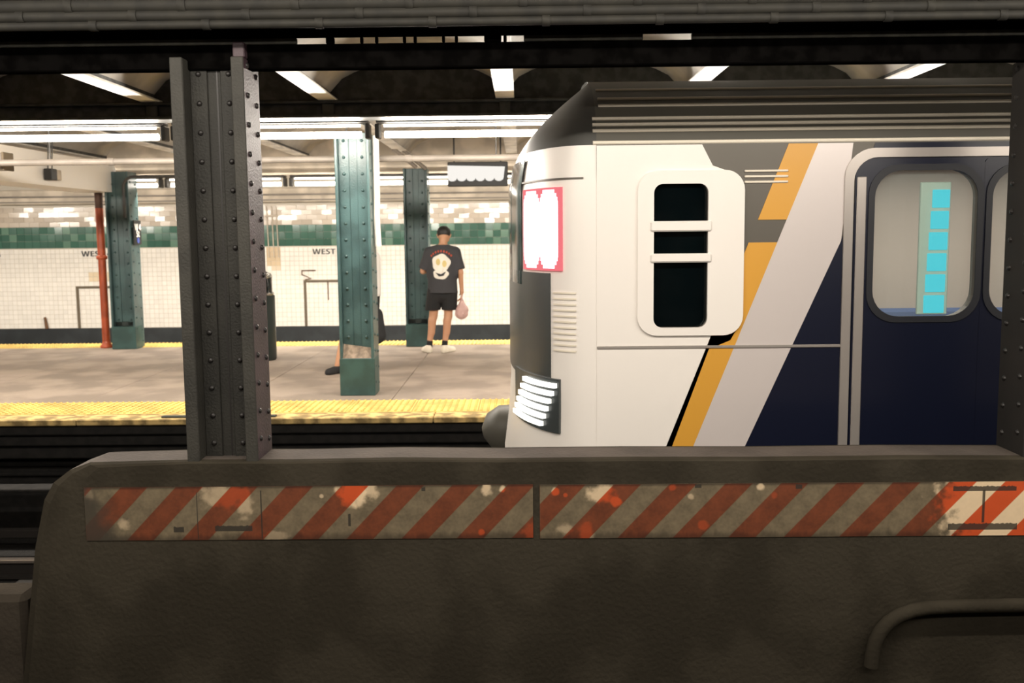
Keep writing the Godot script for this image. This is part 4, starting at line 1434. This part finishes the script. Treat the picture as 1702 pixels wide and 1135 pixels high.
func people() -> void:
	var skin := mat(lin(0.50, 0.265, 0.155), 0.55)
	skin.subsurf_scatter_enabled = true; skin.subsurf_scatter_strength = 0.1
	var hair_m := mat(lin(0.012, 0.010, 0.009), 0.5)
	var tee := mat(lin(0.040, 0.040, 0.045), 0.85)
	var shorts_m := mat(lin(0.010, 0.010, 0.011), 0.85)
	var sock_m := mat(lin(0.012, 0.012, 0.013), 0.9)
	var shoe_m := mat(lin(0.72, 0.66, 0.55), 0.6)
	var o := thing("person", "standing man seen from behind in printed dark t-shirt and black shorts, holding a bag", "person", Vector3(-1.085, 0, -13.42))
	var sole := Vector3(0, 0.0, 0)
	# joints (the man faces away, -z)
	var ankle := [Vector3(-0.195, 0.09, 0.02), Vector3(0.015, 0.09, 0.03)]
	var knee := [Vector3(-0.135, 0.50, -0.03), Vector3(0.070, 0.50, -0.03)]
	var hip := [Vector3(-0.085, 0.90, 0.0), Vector3(0.085, 0.90, 0.0)]
	var sh := [Vector3(-0.165, 1.372, 0.0), Vector3(0.180, 1.372, 0.0)]
	var el := [Vector3(-0.265, 1.12, -0.04), Vector3(0.250, 1.105, 0.03)]
	var wr := [Vector3(-0.115, 1.13, -0.24), Vector3(0.262, 0.865, -0.01)]
	var fw := Vector3(0.0, -0.50, -0.87).normalized()
	var up := Vector3(0, 0.87, -0.50).normalized()
	var skull := Vector3(0.028, 1.600, -0.055)
	var f := Field.new(Vector3(-0.40, 0.0, -0.36), Vector3(0.40, 1.58, 0.20), 0.0125)
	for k in 2:
		f.bone(hip[k], knee[k], 0.085, 0.056, 0.03)
		f.bone(knee[k], ankle[k], 0.052, 0.036, 0.02)
		var cm: Vector3 = knee[k].lerp(ankle[k], 0.32) + Vector3(0, 0, 0.018)
		f.bone(cm + Vector3(0, 0.07, 0), cm - Vector3(0, 0.09, 0), 0.048, 0.038, 0.03)
		f.bone(sh[k], el[k], 0.052, 0.040, 0.03)
		f.bone(el[k], wr[k], 0.040, 0.026, 0.02)
	f.bone(Vector3(0, 0.93, 0), Vector3(0, 1.10, 0), 0.12, 0.115, 0.04, Vector3(0.78, 1, 1.15))
	f.bone(Vector3(0, 1.10, 0), Vector3(0.005, 1.33, 0), 0.115, 0.125, 0.05, Vector3(0.74, 1, 1.1))
	for k in 2: f.bone(Vector3(0.012, 1.41, 0), sh[k], 0.05, 0.05, 0.05)
	f.bone(Vector3(0.01, 1.38, 0.01), Vector3(0.02, 1.52, -0.03), 0.064, 0.056, 0.05)
	part("body", f.skin(), skin, o)
	# head and hands on finer grids
	var hf := Field.new(skull - Vector3.ONE * 0.16, skull + Vector3.ONE * 0.15, 0.0045)
	head(hf, skull, up, fw)
	hf.bone(Vector3(0.012, 1.46, -0.01), skull - up * 0.04 - fw * 0.015, 0.056, 0.055, 0.03)
	part("head", hf.skin(), skin, o)
	var hr := Field.new(skull - Vector3.ONE * 0.16, skull + Vector3.ONE * 0.15, 0.0055)
	hr.bone(skull + up * 0.030 - fw * 0.030, skull + up * 0.028 + fw * 0.016, 0.093, 0.088, 0.02)
	hr.bone(skull + up * 0.09 + fw * 0.02, skull + up * 0.085 - fw * 0.03, 0.034, 0.032, 0.02)
	for k in 34:          # tufts
		var dir := Vector3(rng.randf_range(-1, 1), rng.randf_range(-0.1, 1), rng.randf_range(-1, 1)).normalized()
		if dir.dot(fw) > 0.75: continue
		var p := skull + up * 0.025 + dir * 0.082
		hr.bone(p, p + dir * 0.010 + Vector3(rng.randf_range(-0.016, 0.016), 0.014, rng.randf_range(-0.012, 0.012)), 0.015, 0.005, 0.008)
	hr.cut((-up * 0.85 - fw * -0.10).normalized(), skull - up * 0.030 - fw * 0.06)
	hr.cut((fw - up * 0.45).normalized(), skull + fw * 0.055 + up * 0.02)
	part("hair", hr.skin(), hair_m, o)
	for k in 2:
		var hd := Field.new(wr[k] - Vector3.ONE * 0.17, wr[k] + Vector3.ONE * 0.15, 0.0045)
		if k == 1: hand(hd, wr[k], Vector3(0.02, -1, 0.0).normalized(), Vector3(0, 0, -1), 0.95)
		else: hand(hd, wr[k], Vector3(0.55, 0.25, -0.8).normalized(), Vector3(0.3, 0.9, 0.45).normalized(), 0.8)
		hd.bone(el[k].lerp(wr[k], 0.75), wr[k], 0.030, 0.026, 0.01)
		part("hand", hd.skin(), skin, o)
	# t-shirt, wide and straight
	var t := Field.new(Vector3(-0.42, 0.78, -0.26), Vector3(0.42, 1.54, 0.24), 0.011)
	t.bone(Vector3(0.005, 0.70, 0.0), Vector3(0, 1.10, 0), 0.156, 0.144, 0.04, Vector3(0.74, 1, 1.02))
	t.bone(Vector3(0, 1.10, 0.0), Vector3(0.005, 1.335, 0.0), 0.142, 0.140, 0.05, Vector3(0.72, 1, 1.06))
	for k in 2: t.bone(Vector3(0.012, 1.425, 0), sh[k], 0.062, 0.062, 0.05)
	t.bone(Vector3(0.01, 1.40, 0.0), Vector3(0.015, 1.47, -0.01), 0.085, 0.066, 0.05)
	for k in 2:
		t.bone(sh[k], sh[k].lerp(el[k], 1.0), 0.074, 0.078, 0.045)
	t.cut(Vector3(0, -1, 0), Vector3(0, 0.822, 0))
	t.cut(Vector3(0.0, 1, 0.0), Vector3(0, 1.478, 0))
	for k in 2:                 # sleeve ends
		var dn: Vector3 = (el[k] - sh[k]).normalized()
		var tmp: Vector3 = sh[k].lerp(el[k], 0.88)
		for z in t.n.z:
			for y in t.n.y:
				for x in t.n.x:
					var p := t.lo + Vector3(x, y, z) * t.h
					if (p.x < -0.215 if k == 0 else p.x > 0.222):
						var i := x + t.n.x * (y + t.n.y * z)
						t.d[i] = maxf(t.d[i], dn.dot(p - tmp))
	part("t_shirt", t.skin(), tee, o)
	# the print on its back, laid on the cloth
	var on := func(x: float, y: float) -> Vector3:
		var z := 0.23
		while z > -0.05 and t.at(Vector3(x, y, z)) > 0.0: z -= 0.004
		return Vector3(x, y, z + 0.006)
	var blob := func(outline: PackedVector2Array, lift: float) -> SurfaceTool:
		var s := mb()
		s.set_smooth_group(1)
		var c := Vector2.ZERO
		for p in outline: c += p / outline.size()
		var rings := 5
		for k in outline.size():
			var a := outline[k]
			var b := outline[(k + 1) % outline.size()]
			for j in rings:
				var q := []
				for w in [[a, j], [b, j], [b, j + 1], [a, j + 1]]:
					var v: Vector2 = c.lerp(w[0], float(w[1]) / rings)
					q.append(on.call(v.x, v.y) + Vector3(0, 0, lift))
				if j == 0: tri(s, q[0], q[3], q[2])
				else: quad(s, q[0], q[3], q[2], q[1])
		return s
	var ell := func(cx: float, cy: float, rx: float, ry: float, wob: float, n: int) -> PackedVector2Array:
		var p := PackedVector2Array()
		for k in n:
			var a := TAU * k / n
			var w := 1.0 + wob * sin(a * 5.0 + 1.0)
			p.append(Vector2(cx + rx * w * cos(a), cy + ry * w * sin(a)))
		return p
	var white_print := mat(lin(0.78, 0.74, 0.66), 0.8)
	var egg := mat(lin(0.62, 0.50, 0.22), 0.8)
	var red_print := mat(lin(0.42, 0.07, 0.04), 0.8)
	var pr := part("shirt_print", blob.call(ell.call(-0.002, 1.235, 0.124, 0.118, 0.06, 30), 0.0), white_print, o, "white blob print with two yellow spots and a grin")
	part("print_jaw", blob.call(ell.call(-0.006, 1.085, 0.105, 0.072, 0.05, 24), 0.0), white_print, pr)
	for s in [-0.042, 0.043]:
		part("print_spot", blob.call(ell.call(s, 1.235 - s * 0.3, 0.030, 0.046, 0.0, 16), 0.004), egg, pr)
	part("print_grin", blob.call(PackedVector2Array([Vector2(-0.080, 1.105), Vector2(-0.03, 1.080), Vector2(0.02, 1.085), Vector2(0.065, 1.12), Vector2(0.03, 1.06), Vector2(-0.03, 1.05)]), 0.004), tee, pr)
	for k in 9:               # an arc of small red letters, too blurred to read
		var a := PI * (0.80 - 0.60 * k / 8.0)
		var p := Vector2(0.0 + 0.165 * cos(a), 1.245 + 0.148 * sin(a))
		part("print_letter", blob.call(ell.call(p.x, p.y, 0.012, 0.017, 0.0, 8), 0.002), red_print, pr)
	# shorts
	var s := Field.new(Vector3(-0.30, 0.56, -0.22), Vector3(0.30, 0.95, 0.22), 0.011)
	s.bone(Vector3(0, 0.80, 0), Vector3(0, 0.96, 0), 0.126, 0.108, 0.04, Vector3(0.76, 1, 1.08))
	for k in 2:
		s.bone(hip[k] + Vector3((k - 0.5) * 0.03, -0.05, 0), knee[k] + Vector3((k - 0.5) * 0.03, 0.02, 0), 0.108, 0.104, 0.02)
	s.cut(Vector3(0, -1, 0), Vector3(0, 0.585, 0))
	part("shorts", s.skin(), shorts_m, o)
	# socks and shoes
	var toe := [Vector3(-0.285, 0, -0.17), Vector3(0.135, 0, -0.15)]
	for k in 2:
		var q := Field.new(ankle[k] - Vector3(0.08, 0.06, 0.08), ankle[k] + Vector3(0.08, 0.12, 0.08), 0.008)
		q.bone(ankle[k] - Vector3(0, 0.03, 0), ankle[k].lerp(knee[k], 0.19), 0.042, 0.041, 0.01)
		q.cut((knee[k] - ankle[k]).normalized(), ankle[k].lerp(knee[k], 0.19))
		part("sock", q.skin(), sock_m, o)
		var hl := Vector3(ankle[k].x, 0, ankle[k].z + 0.02)
		var b := Field.new(hl.min(toe[k]) - Vector3(0.09, 0.03, 0.09), hl.max(toe[k]) + Vector3(0.09, 0.16, 0.09), 0.009)
		shoe(b, hl, toe[k])
		b.cut(Vector3(0, -1, 0), Vector3(0, 0.002, 0))
		b.cut(Vector3(0, 1, 0), Vector3(0, 0.108, 0))
		part("shoe", b.skin(), shoe_m, o)
	# the plastic bag in his right hand
	var bag := thing("plastic_bag", "thin pinkish plastic bag hanging from the standing man's hand", "bag", Vector3(-1.085, 0, -13.42))
	var g := Field.new(Vector3(0.10, 0.42, -0.18), Vector3(0.45, 0.86, 0.16), 0.009)
	g.bone(Vector3(0.262, 0.585, -0.01), Vector3(0.255, 0.53, -0.01), 0.075, 0.075, 0.03, Vector3(0.85, 1, 1.1))
	g.bone(Vector3(0.262, 0.72, -0.01), Vector3(0.262, 0.60, -0.01), 0.016, 0.074, 0.03)
	for k in 7:
		var a := TAU * k / 7.0
		g.bone(Vector3(0.262 + 0.018 * cos(a), 0.72, -0.01 + 0.018 * sin(a)), Vector3(0.262 + 0.082 * cos(a + 0.4), 0.53, -0.01 + 0.07 * sin(a + 0.4)), 0.008, 0.012, 0.012)
	for z in [-0.025, 0.025]:
		g.bone(Vector3(0.262, 0.72, z * 0.4), Vector3(0.264, 0.785, z), 0.012, 0.010, 0.01)
	var bm := mat(lin(0.62, 0.43, 0.40), 0.35)
	bm.backlight_enabled = true; bm.backlight = lin(0.35, 0.22, 0.20)
	part("bag_body", g.skin(), bm, bag)
	# a second person, mostly behind the front teal column, walking to the left
	var w := thing("person", "person in a white shirt walking behind the dust topped teal column, mostly hidden", "person", Vector3(-1.80, 0, -11.52))
	var wf := Field.new(Vector3(-0.50, 0.0, -0.30), Vector3(0.45, 1.56, 0.30), 0.0135)
	var an := [Vector3(-0.38, 0.09, 0.07), Vector3(-0.02, 0.11, -0.07)]
	var kn := [Vector3(-0.27, 0.50, 0.08), Vector3(0.0, 0.50, -0.08)]
	var hp := [Vector3(-0.02, 0.90, 0.09), Vector3(0.02, 0.90, -0.09)]
	var s2 := [Vector3(0.04, 1.38, 0.19), Vector3(0.0, 1.38, -0.19)]
	var e2 := [Vector3(0.06, 1.11, 0.25), Vector3(0.02, 1.10, -0.24)]
	var w2 := [Vector3(-0.06, 0.88, 0.24), Vector3(-0.08, 0.86, -0.22)]
	for k in 2:
		wf.bone(hp[k], kn[k], 0.080, 0.054, 0.03)
		wf.bone(kn[k], an[k], 0.052, 0.036, 0.02)
		wf.bone(kn[k].lerp(an[k], 0.2) + Vector3(0.015, 0, 0), kn[k].lerp(an[k], 0.5) + Vector3(0.015, 0, 0), 0.046, 0.038, 0.03)
		wf.bone(s2[k], e2[k], 0.050, 0.038, 0.03)
		wf.bone(e2[k], w2[k], 0.038, 0.025, 0.02)
	wf.bone(Vector3(0, 0.93, 0), Vector3(0.01, 1.32, 0), 0.12, 0.125, 0.05, Vector3(1.1, 1, 0.78))
	wf.bone(s2[0], s2[1], 0.05, 0.05, 0.05)
	wf.bone(Vector3(0.02, 1.36, 0), Vector3(0.0, 1.52, 0), 0.062, 0.054, 0.05)
	part("body", wf.skin(), skin, w)
	var c2 := Vector3(-0.02, 1.60, 0)
	var h2 := Field.new(c2 - Vector3.ONE * 0.15, c2 + Vector3.ONE * 0.14, 0.006)
	head(h2, c2, Vector3.UP, Vector3(-1, 0, 0))
	h2.bone(Vector3(0.0, 1.46, 0), c2 - Vector3(0, 0.04, 0), 0.054, 0.052, 0.03)
	part("head", h2.skin(), skin, w)
	var hh := Field.new(c2 - Vector3.ONE * 0.15, c2 + Vector3.ONE * 0.15, 0.007)
	hh.bone(c2 + Vector3(0.03, 0.025, 0), c2 + Vector3(-0.01, 0.03, 0), 0.088, 0.084, 0.02)
	hh.cut(Vector3(-0.8, -0.6, 0).normalized(), c2 + Vector3(-0.03, 0.01, 0))
	hh.cut(Vector3(0, -1, 0), c2 - Vector3(0, 0.06, 0))
	part("hair", hh.skin(), hair_m, w)
	for k in 2:
		var hd := Field.new(w2[k] - Vector3.ONE * 0.16, w2[k] + Vector3.ONE * 0.15, 0.006)
		hand(hd, w2[k], Vector3(0.1, -1, 0).normalized(), Vector3(-1, 0, 0), 0.8)
		part("hand", hd.skin(), skin, w)
	var ws := Field.new(Vector3(-0.35, 0.86, -0.36), Vector3(0.36, 1.52, 0.36), 0.0125)
	ws.bone(Vector3(0, 0.85, 0), Vector3(0.01, 1.33, 0), 0.140, 0.138, 0.05, Vector3(1.0, 1, 0.76))
	ws.bone(s2[0], s2[1], 0.066, 0.066, 0.05)
	for k in 2: ws.bone(s2[k], s2[k].lerp(e2[k], 0.8), 0.068, 0.070, 0.04)
	ws.cut(Vector3(0, -1, 0), Vector3(0, 0.90, 0))
	ws.cut(Vector3(0, 1, 0), Vector3(0, 1.465, 0))
	part("shirt", ws.skin(), mat(lin(0.72, 0.70, 0.68), 0.85), w)
	var wp := Field.new(Vector3(-0.35, 0.56, -0.28), Vector3(0.32, 0.99, 0.28), 0.0125)
	wp.bone(Vector3(0, 0.82, 0), Vector3(0, 0.98, 0), 0.125, 0.12, 0.04, Vector3(1.05, 1, 0.8))
	for k in 2: wp.bone(hp[k], kn[k] + Vector3(0, 0.02, 0), 0.098, 0.088, 0.03)
	wp.cut(Vector3(0, -1, 0), Vector3(0, 0.60, 0))
	part("shorts", wp.skin(), shorts_m, w)
	for k in 2:
		var hl: Vector3 = Vector3(an[k].x + 0.03, an[k].y - 0.09, an[k].z)
		var b := Field.new(hl - Vector3(0.32, 0.04, 0.12), hl + Vector3(0.10, 0.16, 0.26), 0.010)
		shoe(b, hl, hl + (Vector3(-0.13, 0, 0.15) if k == 0 else Vector3(-0.2, 0, 0)))
		b.cut(Vector3(0, -1, 0), Vector3(0, hl.y + 0.002, 0))
		b.cut(Vector3(0, 1, 0), Vector3(0, hl.y + 0.085, 0))
		part("shoe", b.skin(), shorts_m, w)
	var tote := thing("tote_bag", "dark tote bag showing past the right side of the dust topped teal column", "bag", Vector3(-1.94, 0, -11.52))
	var tb := Field.new(Vector3(0.05, 0.30, 0.02), Vector3(0.48, 0.92, 0.40), 0.011)
	tb.bone(Vector3(0.24, 0.70, 0.205), Vector3(0.25, 0.46, 0.205), 0.085, 0.105, 0.02, Vector3(0.95, 1, 1.6))
	part("tote_body", tb.skin(), sock_m, tote)
	var hs := mb()
	tube(hs, [Vector3(0.19, 0.74, 0.205), Vector3(0.22, 0.84, 0.2), Vector3(0.25, 0.84, 0.2), Vector3(0.29, 0.74, 0.205)], 0.009, 6)
	part("strap", hs, sock_m, tote)
